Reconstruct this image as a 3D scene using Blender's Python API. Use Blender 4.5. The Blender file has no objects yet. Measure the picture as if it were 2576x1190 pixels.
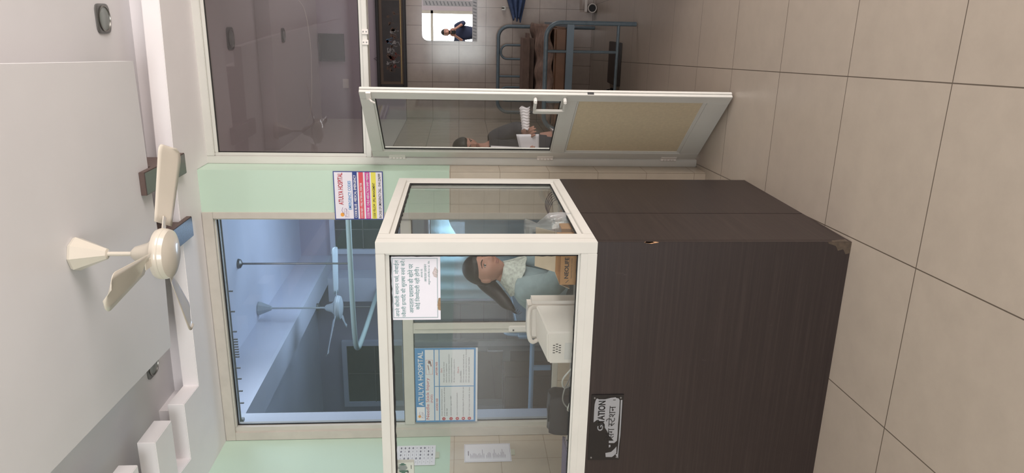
import bpy, bmesh, math, random
from mathutils import Vector, Matrix, Euler
random.seed(7)
PI = math.pi
sc = bpy.context.scene
COL = sc.collection

# ------------------------------------------------------------ camera
F = 1800.0
PITCH = math.atan(130 / F); YAW = math.atan(553 * math.cos(PITCH) / F)
fwd = Vector((-math.sin(YAW) * math.cos(PITCH), math.cos(YAW) * math.cos(PITCH), -math.sin(PITCH)))
rgt = Vector((math.cos(YAW), math.sin(YAW), 0)); down = -(rgt.cross(fwd))
cam_data = bpy.data.cameras.new('camera'); cam = bpy.data.objects.new('camera', cam_data); COL.objects.link(cam)
cam_data.sensor_width = 36; cam_data.lens = F / 2576 * 36; cam_data.clip_start = 0.02
m = Matrix((down, rgt, -fwd)).transposed().to_4x4(); m.translation = (0, 0, 1.5)
cam.matrix_world = m
sc.camera = cam

# ------------------------------------------------------------ world, lights, exposure
w = bpy.data.worlds.new('world'); sc.world = w; w.use_nodes = True
w.node_tree.nodes['Background'].inputs[0].default_value = (0.93, 0.96, 1.0, 1)
w.node_tree.nodes['Background'].inputs[1].default_value = 1.0
sc.view_settings.view_transform = 'Standard'; sc.view_settings.look = 'None'
sc.view_settings.exposure = 0.0; sc.view_settings.gamma = 1.0
sc.view_settings.use_curve_mapping = False
def area(name, loc, target, sx, sy, power, color=(1, 1, 1), spread=PI):
    l = bpy.data.lights.new(name, 'AREA'); l.shape = 'RECTANGLE'; l.size = sx; l.size_y = sy
    l.energy = power; l.color = color; l.spread = spread
    o = bpy.data.objects.new(name, l); COL.objects.link(o); o.location = loc
    o.rotation_euler = (Vector(target) - Vector(loc)).to_track_quat('-Z', 'Y').to_euler()
    return o
area('daylight_rear_window', (-0.55, -3.25, 1.65), (-0.55, 0, 1.5), 2.3, 1.7, 170, (0.97, 0.985, 1.0))
area('daylight_side_opening', (3.35, 1.6, 1.35), (0, 2.2, 1.5), 2.4, 2.2, 200, (1.0, 0.915, 0.885))
area('icu_ceiling_fill', (-1.75, 6.9, 1.7), (-2.5, 6.2, 3.3), 0.9, 0.9, 40, (0.62, 0.79, 1.0))  # added bluish fill inside the ward, aimed at its ceiling; no window here
area('icu_overhead_fill', (-1.9, 5.0, 3.4), (-1.9, 5.0, 0), 0.9, 0.6, 20, (0.80, 0.89, 1.0))  # unseen fill added below the ward ceiling, pointing down; no fitting there
area('patient_room_fill', (2.3, 7.0, 1.6), (0.4, 7.1, 3.0), 1.2, 1.2, 30, (1.0, 0.96, 0.95))  # fill lamp added to brighten the patient room ceiling; the wall has no opening

# ------------------------------------------------------------ materials
def lin(c):
    return tuple(((v / 255) / 12.92 if v / 255 <= 0.04045 else ((v / 255 + 0.055) / 1.055) ** 2.4) for v in c) + (1,)
MATS = {}
def mat(name, rgb, rough=0.5, metal=0.0, noise=0.0, nscale=8.0, bump=0.0, bscale=60.0, stretch=None, spec=0.5, coat=0.0):
    if name in MATS: return MATS[name]
    M = bpy.data.materials.new(name); M.use_nodes = True; nt = M.node_tree; N = nt.nodes; L = nt.links
    b = N['Principled BSDF']; c = lin(rgb)
    b.inputs['Base Color'].default_value = c; b.inputs['Roughness'].default_value = rough
    b.inputs['Metallic'].default_value = metal; b.inputs['Specular IOR Level'].default_value = spec
    b.inputs['Coat Weight'].default_value = coat
    M.diffuse_color = c
    tc = N.new('ShaderNodeTexCoord'); mp = N.new('ShaderNodeMapping'); L.new(tc.outputs['Object'], mp.inputs[0])
    if stretch: mp.inputs['Scale'].default_value = stretch
    if noise:
        n = N.new('ShaderNodeTexNoise'); n.inputs['Scale'].default_value = nscale; n.inputs['Detail'].default_value = 6
        L.new(mp.outputs[0], n.inputs['Vector'])
        r = N.new('ShaderNodeValToRGB'); L.new(n.outputs['Fac'], r.inputs[0])
        r.color_ramp.elements[0].position = 0.3; r.color_ramp.elements[1].position = 0.7
        r.color_ramp.elements[0].color = tuple(v * (1 - noise) for v in c[:3]) + (1,)
        r.color_ramp.elements[1].color = tuple(min(1, v * (1 + noise)) for v in c[:3]) + (1,)
        L.new(r.outputs[0], b.inputs['Base Color'])
    if bump:
        n2 = N.new('ShaderNodeTexNoise'); n2.inputs['Scale'].default_value = bscale; n2.inputs['Detail'].default_value = 4
        L.new(mp.outputs[0], n2.inputs['Vector'])
        bp = N.new('ShaderNodeBump'); bp.inputs['Strength'].default_value = bump; bp.inputs['Distance'].default_value = 0.003
        L.new(n2.outputs['Fac'], bp.inputs['Height']); L.new(bp.outputs[0], b.inputs['Normal'])
    MATS[name] = M
    return M
def grid_mat(name, rgb, line, uvec, vvec, cu, cv, bw, bh, mortar, rough=0.25, upper=None, split=None, noise=0.05, shear=0.0, spec=0.5):
    """tiles in the plane of world axes uvec / vvec; above height `split` the paint `upper`"""
    M = bpy.data.materials.new(name); M.use_nodes = True; nt = M.node_tree; N = nt.nodes; L = nt.links
    b = N['Principled BSDF']; b.inputs['Roughness'].default_value = rough; b.inputs['Specular IOR Level'].default_value = spec
    g = N.new('ShaderNodeNewGeometry'); sp = N.new('ShaderNodeSeparateXYZ'); L.new(g.outputs['Position'], sp.inputs[0])
    def lincomb(a, sh, off):
        o = N.new('ShaderNodeMath'); o.operation = 'ADD'; L.new(sp.outputs[a], o.inputs[0]); o.inputs[1].default_value = off
        if sh:
            mm = N.new('ShaderNodeMath'); mm.operation = 'MULTIPLY_ADD'; L.new(sp.outputs[1], mm.inputs[0]); mm.inputs[1].default_value = sh
            L.new(o.outputs[0], mm.inputs[2]); return mm
        return o
    cx = lincomb(uvec, shear, cu); cy = lincomb(vvec, 0, cv)
    cb = N.new('ShaderNodeCombineXYZ'); L.new(cx.outputs[0], cb.inputs[0]); L.new(cy.outputs[0], cb.inputs[1])
    br = N.new('ShaderNodeTexBrick'); br.offset = 0; br.squash = 1
    br.inputs['Scale'].default_value = 1; br.inputs['Brick Width'].default_value = bw; br.inputs['Row Height'].default_value = bh
    br.inputs['Mortar Size'].default_value = mortar; br.inputs['Mortar Smooth'].default_value = 0.1; br.inputs['Bias'].default_value = 0
    c = lin(rgb); br.inputs['Color1'].default_value = c; br.inputs['Color2'].default_value = tuple(v * 0.965 for v in c[:3]) + (1,)
    br.inputs['Mortar'].default_value = lin(line); L.new(cb.outputs[0], br.inputs['Vector'])
    n = N.new('ShaderNodeTexNoise'); n.inputs['Scale'].default_value = 9; n.inputs['Detail'].default_value = 8; n.inputs['Roughness'].default_value = 0.65
    L.new(g.outputs['Position'], n.inputs['Vector'])
    mr = N.new('ShaderNodeMapRange'); mr.inputs[1].default_value = 0.3; mr.inputs[2].default_value = 0.7
    mr.inputs[3].default_value = 1 - noise; mr.inputs[4].default_value = 1 + noise; L.new(n.outputs['Fac'], mr.inputs[0])
    mx = N.new('ShaderNodeVectorMath'); mx.operation = 'SCALE'; L.new(br.outputs['Color'], mx.inputs[0]); L.new(mr.outputs[0], mx.inputs['Scale'])
    out = mx.outputs[0]
    bp = N.new('ShaderNodeBump'); bp.inputs['Strength'].default_value = 0.35; bp.inputs['Distance'].default_value = 0.002; bp.invert = True
    L.new(bp.outputs[0], b.inputs['Normal'])
    if upper is None: L.new(br.outputs['Fac'], bp.inputs['Height'])
    if upper is not None:
        gt = N.new('ShaderNodeMath'); gt.operation = 'GREATER_THAN'; L.new(sp.outputs[2], gt.inputs[0]); gt.inputs[1].default_value = split
        le = N.new('ShaderNodeMath'); le.operation = 'LESS_THAN'; L.new(sp.outputs[2], le.inputs[0]); le.inputs[1].default_value = split
        hm_ = N.new('ShaderNodeMath'); hm_.operation = 'MULTIPLY'; L.new(le.outputs[0], hm_.inputs[0]); L.new(br.outputs['Fac'], hm_.inputs[1]); L.new(hm_.outputs[0], bp.inputs['Height'])
        mi = N.new('ShaderNodeMix'); mi.data_type = 'RGBA'; L.new(gt.outputs[0], mi.inputs[0]); L.new(out, mi.inputs[6]); mi.inputs[7].default_value = lin(upper)
        out = mi.outputs[2]
        ro = N.new('ShaderNodeMapRange'); L.new(gt.outputs[0], ro.inputs[0]); ro.inputs[3].default_value = rough; ro.inputs[4].default_value = 0.55
        L.new(ro.outputs[0], b.inputs['Roughness'])
    L.new(out, b.inputs['Base Color'])
    return M
def glass_mat(name, tint, refl=1.0, rough=0.0, f0=0.04, dirt=0.0):
    M = bpy.data.materials.new(name); M.use_nodes = True; nt = M.node_tree; N = nt.nodes; L = nt.links
    for n in list(N): N.remove(n)
    o = N.new('ShaderNodeOutputMaterial'); t = N.new('ShaderNodeBsdfTransparent'); t.inputs[0].default_value = tint + (1,)
    gl = N.new('ShaderNodeBsdfGlossy'); gl.inputs['Roughness'].default_value = rough
    ge = N.new('ShaderNodeNewGeometry'); dt = N.new('ShaderNodeVectorMath'); dt.operation = 'DOT_PRODUCT'
    L.new(ge.outputs['Incoming'], dt.inputs[0]); L.new(ge.outputs['Normal'], dt.inputs[1])
    def mth(op, a, b):
        q = N.new('ShaderNodeMath'); q.operation = op
        for i_, v_ in enumerate((a, b)):
            if v_ is None: continue
            if isinstance(v_, (int, float)): q.inputs[i_].default_value = v_
            else: L.new(v_, q.inputs[i_])
        return q.outputs[0]
    c_ = mth('ABSOLUTE', dt.outputs['Value'], None); c5 = mth('POWER', mth('SUBTRACT', 1.0, c_), 5.0)
    sch = mth('ADD', mth('MULTIPLY', c5, 1 - f0), f0)
    mu = N.new('ShaderNodeMath'); mu.operation = 'MULTIPLY'; mu.inputs[1].default_value = refl; L.new(sch, mu.inputs[0])
    mx = N.new('ShaderNodeMixShader'); L.new(mu.outputs[0], mx.inputs[0]); L.new(t.outputs[0], mx.inputs[1]); L.new(gl.outputs[0], mx.inputs[2])
    last = mx
    if dirt:
        d = N.new('ShaderNodeBsdfDiffuse'); d.inputs[0].default_value = (0.8, 0.8, 0.8, 1)
        m2 = N.new('ShaderNodeMixShader'); m2.inputs[0].default_value = dirt
        L.new(mx.outputs[0], m2.inputs[1]); L.new(d.outputs[0], m2.inputs[2]); last = m2
    L.new(last.outputs[0], o.inputs[0])
    return M
M_alu = mat('powder coated aluminium', (205, 203, 196), 0.35, noise=0.03, nscale=5)
M_alu2 = mat('window aluminium', (198, 194, 184), 0.38, noise=0.05, nscale=9)
M_gasket = mat('black rubber gasket', (22, 20, 19), 0.7, bump=0.8, bscale=90)
M_ceil = mat('ceiling paint', (214, 212, 213), 0.65, noise=0.02, nscale=2.5)
M_trim = mat('white trim paint', (236, 231, 231), 0.55, noise=0.02, nscale=4)
M_plaster = mat('cream plaster', (194, 187, 177), 0.6, noise=0.05, nscale=12)
M_green = mat('mint green paint', (190, 212, 194), 0.55, noise=0.03, nscale=3)
M_lilac = mat('pale lilac paint', (196, 186, 194), 0.55, noise=0.03, nscale=3)
M_blue = mat('icu pale paint', (205, 208, 220), 0.55, noise=0.03, nscale=3)
M_panel = mat('door infill panel', (203, 187, 158), 0.5, noise=0.05, nscale=60)
M_black = mat('matt black', (18, 18, 20), 0.5)
M_white = mat('white plastic', (226, 220, 214), 0.4, noise=0.02, nscale=8)
M_paper = mat('paper', (226, 224, 232), 0.8)
M_steel = mat('brushed steel', (140, 138, 132), 0.35, 1.0)
M_grey = mat('grey metal', (120, 120, 118), 0.4, 0.6)
M_glass = glass_mat('clear glass', (0.93, 0.95, 0.94), 1.0, dirt=0.012)
M_glass_t = glass_mat('smoky transom glass', (0.78, 0.75, 0.76), 1.15, dirt=0.015)
M_glass_w = glass_mat('window glass', (0.84, 0.87, 0.9), 1.1, dirt=0.012)

# laminate with horizontal grain
def wood_mat(name, axis):
    M = bpy.data.materials.new(name); M.use_nodes = True; nt = M.node_tree; N = nt.nodes; L = nt.links
    b = N['Principled BSDF']; b.inputs['Roughness'].default_value = 0.42; b.inputs['Specular IOR Level'].default_value = 0.45
    g = N.new('ShaderNodeNewGeometry'); mp = N.new('ShaderNodeMapping'); L.new(g.outputs['Position'], mp.inputs[0])
    mp.inputs['Scale'].default_value = (1.2, 1.2, 85) if axis == 'h' else (60, 60, 1)
    n = N.new('ShaderNodeTexNoise'); n.inputs['Scale'].default_value = 1.0; n.inputs['Detail'].default_value = 7; n.inputs['Roughness'].default_value = 0.7
    L.new(mp.outputs[0], n.inputs['Vector'])
    r = N.new('ShaderNodeValToRGB'); L.new(n.outputs['Fac'], r.inputs[0]); e = r.color_ramp.elements
    e[0].position = 0.25; e[0].color = lin((34, 26, 25)); e[1].position = 0.75; e[1].color = lin((55, 45, 42))
    x = e.new(0.5); x.color = lin((42, 33, 31))
    # scuffs: small pale rub marks
    n2 = N.new('ShaderNodeTexNoise'); n2.inputs['Scale'].default_value = 5; n2.inputs['Detail'].default_value = 12; n2.inputs['Roughness'].default_value = 0.75
    mp2 = N.new('ShaderNodeMapping'); mp2.inputs['Scale'].default_value = (2.2, 2.2, 1); L.new(g.outputs['Position'], mp2.inputs[0]); L.new(mp2.outputs[0], n2.inputs['Vector'])
    r2 = N.new('ShaderNodeValToRGB'); L.new(n2.outputs['Fac'], r2.inputs[0]); r2.color_ramp.elements[0].position = 0.66; r2.color_ramp.elements[1].position = 0.8
    r2.color_ramp.elements[1].color = (0.5, 0.5, 0.5, 1)
    mi = N.new('ShaderNodeMix'); mi.data_type = 'RGBA'; L.new(r2.outputs[0], mi.inputs[0]); L.new(r.outputs[0], mi.inputs[6]); mi.inputs[7].default_value = lin((110, 96, 92))
    L.new(mi.outputs[2], b.inputs['Base Color'])
    bp = N.new('ShaderNodeBump'); bp.inputs['Strength'].default_value = 0.15; bp.inputs['Distance'].default_value = 0.001
    L.new(n.outputs['Fac'], bp.inputs['Height']); L.new(bp.outputs[0], b.inputs['Normal'])
    return M
M_wood = wood_mat('dark brown laminate', 'h')
M_floor = grid_mat('floor tile', (170, 158, 145), (92, 82, 72), 0, 1, 0.157 - 0.09 + 0.6 * 20, -2.13 + 0.61 * 20, 0.6, 0.61, 0.0022, 0.33, noise=0.045, shear=0.045, spec=0.4)
M_wall_b = grid_mat('back wall finish', (196, 183, 166), (148, 134, 118), 0, 2, 0.8885 + 4, -0.09 + 3, 0.2, 0.298, 0.0014, 0.25, (190, 212, 194), 1.566)
M_wall_l = grid_mat('left wall finish', (196, 183, 166), (148, 134, 118), 1, 2, -4.14 + 8, -0.07 + 3, 0.2, 0.298, 0.0014, 0.25, (190, 212, 194), 1.566)
M_wall_f = grid_mat('patient room tiles', (182, 168, 158), (120, 108, 100), 0, 2, 0.015 + 4, -0.0 + 3, 0.206, 0.301, 0.0025, 0.14, (176, 164, 174), 2.12, noise=0.07, spec=0.6)
M_wall_p = grid_mat('partition tiles', (182, 170, 158), (120, 108, 100), 1, 2, 0, 3, 0.206, 0.301, 0.0025, 0.16, (190, 184, 180), 2.12, noise=0.06)
M_wall_i = grid_mat('icu tiles', (150, 150, 154), (110, 110, 116), 0, 2, 8, 3, 0.3, 0.3, 0.003, 0.3, (176, 172, 186), 2.1, noise=0.04)

# ------------------------------------------------------------ mesh helpers
class MB:
    def __init__(s): s.bm = bmesh.new()
    def box(s, x0, x1, y0, y1, z0, z1, mtx=None):
        vs = [s.bm.verts.new((x, y, z)) for x in (x0, x1) for y in (y0, y1) for z in (z0, z1)]
        for f in ((0, 1, 3, 2), (4, 6, 7, 5), (0, 4, 5, 1), (2, 3, 7, 6), (0, 2, 6, 4), (1, 5, 7, 3)):
            s.bm.faces.new([vs[i] for i in f])
        if mtx: bmesh.ops.transform(s.bm, matrix=mtx, verts=vs)
        return s
    def prism(s, pts, z0, z1, axis='z'):
        def P(a, b, c): return (a, b, c) if axis == 'z' else ((a, c, b) if axis == 'y' else (c, a, b))
        A = [s.bm.verts.new(P(a, b, z0)) for a, b in pts]; B = [s.bm.verts.new(P(a, b, z1)) for a, b in pts]
        n = len(pts)
        s.bm.faces.new(A); s.bm.faces.new(B[::-1])
        for i in range(n): s.bm.faces.new((A[i], B[i], B[(i + 1) % n], A[(i + 1) % n]))
        return s
    def lathe(s, prof, seg=32, loc=(0, 0, 0), mtx=None, squircle=0):
        rings = []
        for r, z in prof:
            ring = []
            for i in range(seg):
                a = 2 * PI * i / seg; ca, sa = math.cos(a), math.sin(a); k = r
                if squircle: k = r / max(abs(ca) ** squircle + abs(sa) ** squircle, 1e-6) ** (1 / squircle)
                ring.append(s.bm.verts.new((loc[0] + k * ca, loc[1] + k * sa, loc[2] + z)))
            rings.append(ring)
        for a, b in zip(rings, rings[1:]):
            for i in range(seg): s.bm.faces.new((a[i], a[(i + 1) % seg], b[(i + 1) % seg], b[i]))
        s.bm.faces.new(rings[0][::-1]); s.bm.faces.new(rings[-1])
        if mtx: bmesh.ops.transform(s.bm, matrix=mtx, verts=[v for r in rings for v in r])
        return s
    def tube(s, pts, r, seg=10, closed=False, smooth=0):
        pts = [Vector(p) for p in pts]
        if smooth:
            q = []
            n = len(pts)
            for i in range(n - 1):
                p0, p1, p2, p3 = pts[max(i - 1, 0)], pts[i], pts[i + 1], pts[min(i + 2, n - 1)]
                for k in range(smooth):
                    t = k / smooth
                    q.append(0.5 * ((2 * p1) + (-p0 + p2) * t + (2 * p0 - 5 * p1 + 4 * p2 - p3) * t * t + (-p0 + 3 * p1 - 3 * p2 + p3) * t ** 3))
            q.append(pts[-1]); pts = q
        rings = []; up = Vector((0.01, 0.02, 1)); n = len(pts)
        nrm = None
        for i, p in enumerate(pts):
            if closed: t = (pts[(i + 1) % n] - pts[i - 1])
            else: t = pts[min(i + 1, n - 1)] - pts[max(i - 1, 0)]
            t.normalize()
            if nrm is None: nrm = t.cross(up if abs(t.z) < 0.9 else Vector((1, 0.01, 0))).normalized()
            nrm = (nrm - t * nrm.dot(t)).normalized(); b = t.cross(nrm)
            rr = r[i] if isinstance(r, (list, tuple)) else r
            rings.append([s.bm.verts.new(p + (nrm * math.cos(2 * PI * k / seg) + b * math.sin(2 * PI * k / seg)) * rr) for k in range(seg)])
        pairs = list(zip(rings, rings[1:])) + ([(rings[-1], rings[0])] if closed else [])
        for a, b in pairs:
            for k in range(seg): s.bm.faces.new((a[k], a[(k + 1) % seg], b[(k + 1) % seg], b[k]))
        if not closed: s.bm.faces.new(rings[0][::-1]); s.bm.faces.new(rings[-1])
        return s
    def ball(s, c, r, seg=16, rot=None):
        r = (r, r, r) if isinstance(r, (int, float)) else r
        mt = Matrix.Translation(c) @ (rot.to_4x4() if rot else Matrix()) @ Matrix.Diagonal((*r, 1))
        bmesh.ops.create_uvsphere(s.bm, u_segments=seg, v_segments=seg // 2, radius=1, matrix=mt); return s
    def grid(s, fn, nu, nv, thick=0.0):
        V = [[s.bm.verts.new(fn(i / nu, j / nv)) for j in range(nv + 1)] for i in range(nu + 1)]
        for i in range(nu):
            for j in range(nv): s.bm.faces.new((V[i][j], V[i + 1][j], V[i + 1][j + 1], V[i][j + 1]))
        return s
    def build(s, name, material, parent=None, bevel=0.0, smooth=False, solid=0.0, loc=None, seg=2):
        bmesh.ops.recalc_face_normals(s.bm, faces=s.bm.faces)
        s.bm.normal_update()
        if bevel:
            es = [e for e in s.bm.edges if len(e.link_faces) == 2 and e.calc_face_angle(0) > 0.5]
            bmesh.ops.bevel(s.bm, geom=es, offset=bevel, segments=seg, affect='EDGES', clamp_overlap=True)
        me = bpy.data.meshes.new(name); s.bm.to_mesh(me); s.bm.free()
        if material: me.materials.append(material)
        o = bpy.data.objects.new(name, me); COL.objects.link(o)
        if smooth:
            for p in me.polygons: p.use_smooth = True
            try: me.set_sharp_from_angle(angle=0.7)
            except Exception: pass
        if solid:
            md = o.modifiers.new('solid', 'SOLIDIFY'); md.thickness = solid; md.offset = 0
        if parent: o.parent = parent
        if loc: o.location = loc
        return o
def empty(name, loc=(0, 0, 0), rz=0, label=None, cat=None, group=None, kind=None):
    o = bpy.data.objects.new(name, None); COL.objects.link(o); o.location = loc; o.rotation_euler = (0, 0, rz)
    o.empty_display_size = 0.05
    return tag(o, label, cat, group, kind)
def tag(o, label=None, cat=None, group=None, kind=None):
    if label: o['label'] = label
    if cat: o['category'] = cat
    if group: o['group'] = group
    if kind: o['kind'] = kind
    return o
def struct(name, mb, m, label=None, **k):
    return tag(mb.build(name, m, **k), label, kind='structure')
def mesh_of(o, name):
    bpy.context.view_layer.update()
    dg = bpy.context.evaluated_depsgraph_get()
    me = bpy.data.meshes.new_from_object(o.evaluated_get(dg)); me.name = name
    return me
# ------------------------------------------------------------ lettering
def text_bm(s, bold=0.0):
    cu = bpy.data.curves.new('t', 'FONT'); cu.body = s; cu.size = 1; cu.offset = bold; cu.resolution_u = 4
    o = bpy.data.objects.new('t', cu); COL.objects.link(o)
    me = mesh_of(o, 't'); bm = bmesh.new(); bm.from_mesh(me)
    bpy.data.objects.remove(o); bpy.data.curves.remove(cu); bpy.data.meshes.remove(me)
    return bm
def bb(bm):
    xs = [v.co.x for v in bm.verts]; ys = [v.co.y for v in bm.verts]
    return min(xs), max(xs), min(ys), max(ys)
class Ink:
    """flat printed marks on a sheet: local x right, local y up, merged into one mesh"""
    def __init__(s): s.bm = bmesh.new()
    def add_bm(s, bm, x, y, w, h, fit=True, slant=0):
        a, b, c, d = bb(bm)
        sx = w / max(b - a, 1e-6); sy = h / max(d - c, 1e-6)
        for v in bm.verts: v.co = Vector((x + (v.co.x - a) * sx, y + (v.co.y - c) * sy, 0))
        me = bpy.data.meshes.new('x'); bm.to_mesh(me); s.bm.from_mesh(me); bm.free(); bpy.data.meshes.remove(me)
    def text(s, t, x, y, w, h, bold=0.0): s.add_bm(text_bm(t, bold), x, y, w, h); return s
    def rect(s, x0, y0, x1, y1):
        s.bm.faces.new([s.bm.verts.new((a, b, 0)) for a, b in ((x0, y0), (x1, y0), (x1, y1), (x0, y1))]); return s
    def frame(s, x0, y0, x1, y1, t):
        s.rect(x0, y0, x1, y0 + t); s.rect(x0, y1 - t, x1, y1); s.rect(x0, y0 + t, x0 + t, y1 - t); s.rect(x1 - t, y0 + t, x1, y1 - t); return s
    def poly(s, pts):
        s.bm.faces.new([s.bm.verts.new((a, b, 0)) for a, b in pts]); return s
    def disc(s, x, y, rx, ry=None, n=20):
        ry = ry or rx; return s.poly([(x + rx * math.cos(2 * PI * i / n), y + ry * math.sin(2 * PI * i / n)) for i in range(n)])
    def line(s, pts, t):
        for (a, b), (c, d) in zip(pts, pts[1:]):
            l = math.hypot(c - a, d - b) or 1; nx, ny = -(d - b) / l * t / 2, (c - a) / l * t / 2
            s.poly([(a + nx, b + ny), (a - nx, b - ny), (c - nx, d - ny), (c + nx, d + ny)])
        return s
    def build(s, name, m, parent, lift):
        bmesh.ops.triangulate(s.bm, faces=[f for f in s.bm.faces if len(f.verts) > 4])
        # stand the sheet upright: local x -> X, local y -> Z, lift toward -Y
        for v in s.bm.verts: v.co = Vector((v.co.x, -lift, v.co.y))
        for f in s.bm.faces:
            f.normal_update()
            if f.normal.y > 0: f.normal_flip()
        r = bmesh.ops.extrude_face_region(s.bm, geom=s.bm.faces[:])
        bmesh.ops.translate(s.bm, vec=(0, 0.0002, 0), verts=[e for e in r['geom'] if isinstance(e, bmesh.types.BMVert)])
        me = bpy.data.meshes.new(name); s.bm.to_mesh(me); s.bm.free(); me.materials.append(m)
        o = bpy.data.objects.new(name, me); COL.objects.link(o); o.parent = parent
        return o
# Devanagari: glyph by glyph, half forms cut from full letters, i-matra placed first
_g = {}
def gbm(ch):
    return text_bm(ch)
def adv(ch):
    if ch not in _g:
        a = text_bm('ल' + ch + 'ल'); b = text_bm('ल'); c = text_bm('लल')
        la = bb(c)[1] - bb(b)[1]
        _g[ch] = bb(a)[1] - bb(b)[1] - la; a.free(); b.free(); c.free()
    return _g[ch]
VIR = '\u094d'
def deva(s):
    out = bmesh.new(); x = 0.0
    def put(ch, dx, cut=None, sy=1.0, dy=0.0):
        b = gbm(ch)
        if not b.verts: b.free(); return
        if cut is not None:
            bmesh.ops.bisect_plane(b, geom=b.verts[:] + b.edges[:] + b.faces[:], plane_co=(cut, 0, 0), plane_no=(1, 0, 0), clear_outer=True)
        for v in b.verts: v.co.x += dx; v.co.y = v.co.y * sy + dy
        me = bpy.data.meshes.new('x'); b.to_mesh(me); out.from_mesh(me); b.free(); bpy.data.meshes.remove(me)
    chars = list(s); i = 0
    marks = set('\u0901\u0902\u0903\u0941\u0942\u0943\u0947\u0948\u0945\u0900')
    while i < len(chars):
        # cluster: (C virama)* C marks
        cl = [chars[i]]; i += 1
        while i < len(chars) and (chars[i] == VIR or (cl[-1] == VIR)): cl.append(chars[i]); i += 1
        ms = []
        while i < len(chars) and '\u093e' <= chars[i] <= '\u094c' or (i < len(chars) and chars[i] in '\u0901\u0902'): ms.append(chars[i]); i += 1
        cons = [c for c in cl if c != VIR]
        reph = len(cons) > 1 and cons[0] == 'र'
        if reph: cons = cons[1:]
        rak = len(cons) > 1 and cons[-1] == 'र'
        if rak: cons = cons[:-1]
        if 'ि' in ms: put('ि', x); x += adv('ि'); ms.remove('ि')
        for k, c in enumerate(cons):
            if k < len(cons) - 1 and c != 'ट':
                b = gbm(c); x1 = bb(b)[1]; b.free(); a = adv(c)
                cut = a - 0.20 if c not in 'क' else a * 0.72
                put(c, x, cut=cut); x += cut - 0.01
            else:
                put(c, x); w0 = adv(c); base = x; x += w0
        if rak:
            b = bmesh.new(); p = [(base + w0 - .16, .16), (base + w0 - .12, .12), (base + w0 - .36, -.02), (base + w0 - .40, .03)]
            b.faces.new([b.verts.new((u, v, 0)) for u, v in p]); me = bpy.data.meshes.new('x'); b.to_mesh(me); out.from_mesh(me); b.free(); bpy.data.meshes.remove(me)
        for mk in ms:
            if mk in '\u093e\u0940\u0949\u094b\u094c': put(mk, x); x += adv(mk)
            else: put(mk, x)
        if reph:
            b = bmesh.new(); cx, cy = x - 0.12, 0.66
            for q in range(7):
                a0, a1 = PI * (1.25 - q * .18), PI * (1.25 - (q + 1) * .18)
                b.faces.new([b.verts.new((cx + r * math.cos(a), cy + .1 + r * math.sin(a), 0)) for r, a in ((.07, a0), (.13, a0), (.13, a1), (.07, a1))])
            me = bpy.data.meshes.new('x'); b.to_mesh(me); out.from_mesh(me); b.free(); bpy.data.meshes.remove(me)
    return out
def deva_fit(ink, s, x, y, w, h):
    bm = deva(s); a, b, c, d = bb(bm)
    ink.add_bm(bm, x, y, w, h)

# ============================================================ SETTING
struct('floor', MB().box(-8, 4.2, -3.6, 9.2, -0.12, 0), M_floor, 'beige square tiled floor with thin dark joints')
# back wall with column between window and doorway
X0, X1 = -1.145, -0.885
struct('wall_back', MB().box(X0, X1, 4.216, 4.5, 0, 3.05).box(-2.72, X0, 4.216, 4.34, 0, 0.86).box(-2.72, X0, 4.216, 4.34, 2.995, 3.3)
       .box(-2.9, -2.645, 4.216, 4.34, 0.86, 2.995).box(-0.885, 3.6, 4.40, 4.52, 3.04, 3.3).box(0.74, 3.6, 4.40, 4.52, 0, 3.04).box(X0, X1, 4.216, 4.34, 3.05, 3.3), M_wall_b)
struct('trim_1', MB().box(-1.178, -1.14, 4.204, 4.23, 0.88, 2.965).box(-2.688, -1.14, 4.204, 4.23, 2.9655, 3.028).box(-2.688, -2.63, 4.204, 4.23, 0.88, 2.965), M_plaster, bevel=0.002)
struct('wall_left', MB().box(-2.85, -2.69, -3.4, 4.34, 0, 3.3), M_wall_l)
struct('wall_right', MB().box(3.0, 3.1, -3.4, 0.3, 0, 3.3).box(3.0, 3.1, 2.9, 4.5, 0, 3.3).box(3.0, 3.1, 0.3, 2.9, 2.5, 3.3).box(3.0, 3.1, 0.3, 2.9, 0, 0.1), M_plaster)
struct('wall_front', MB().box(-2.85, -1.7, -3.1, -3.0, 0, 3.3).box(0.6, 3.1, -3.1, -3.0, 0, 3.3).box(-1.7, 0.6, -3.1, -3.0, 2.55, 3.3).box(-1.7, 0.6, -3.1, -3.0, 0, 0.75), M_lilac)
wf = tag(MB().box(-1.7, -1.62, -3.08, -3.0, .75, 2.55).box(.52, .6, -3.08, -3.0, .75, 2.55).box(-1.7, .6, -3.08, -3.0, 2.47, 2.55).box(-1.7, .6, -3.08, -3.0, .75, .83)
       .box(-1.7, .6, -3.08, -3.0, 1.95, 2.02).build('window_3', M_alu2, bevel=0.004), kind='structure')
struct('ceiling', MB().box(-2.85, 3.1, -3.4, 4.34, 3.225, 3.36), M_ceil, 'upper ceiling painted pale grey')
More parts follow.
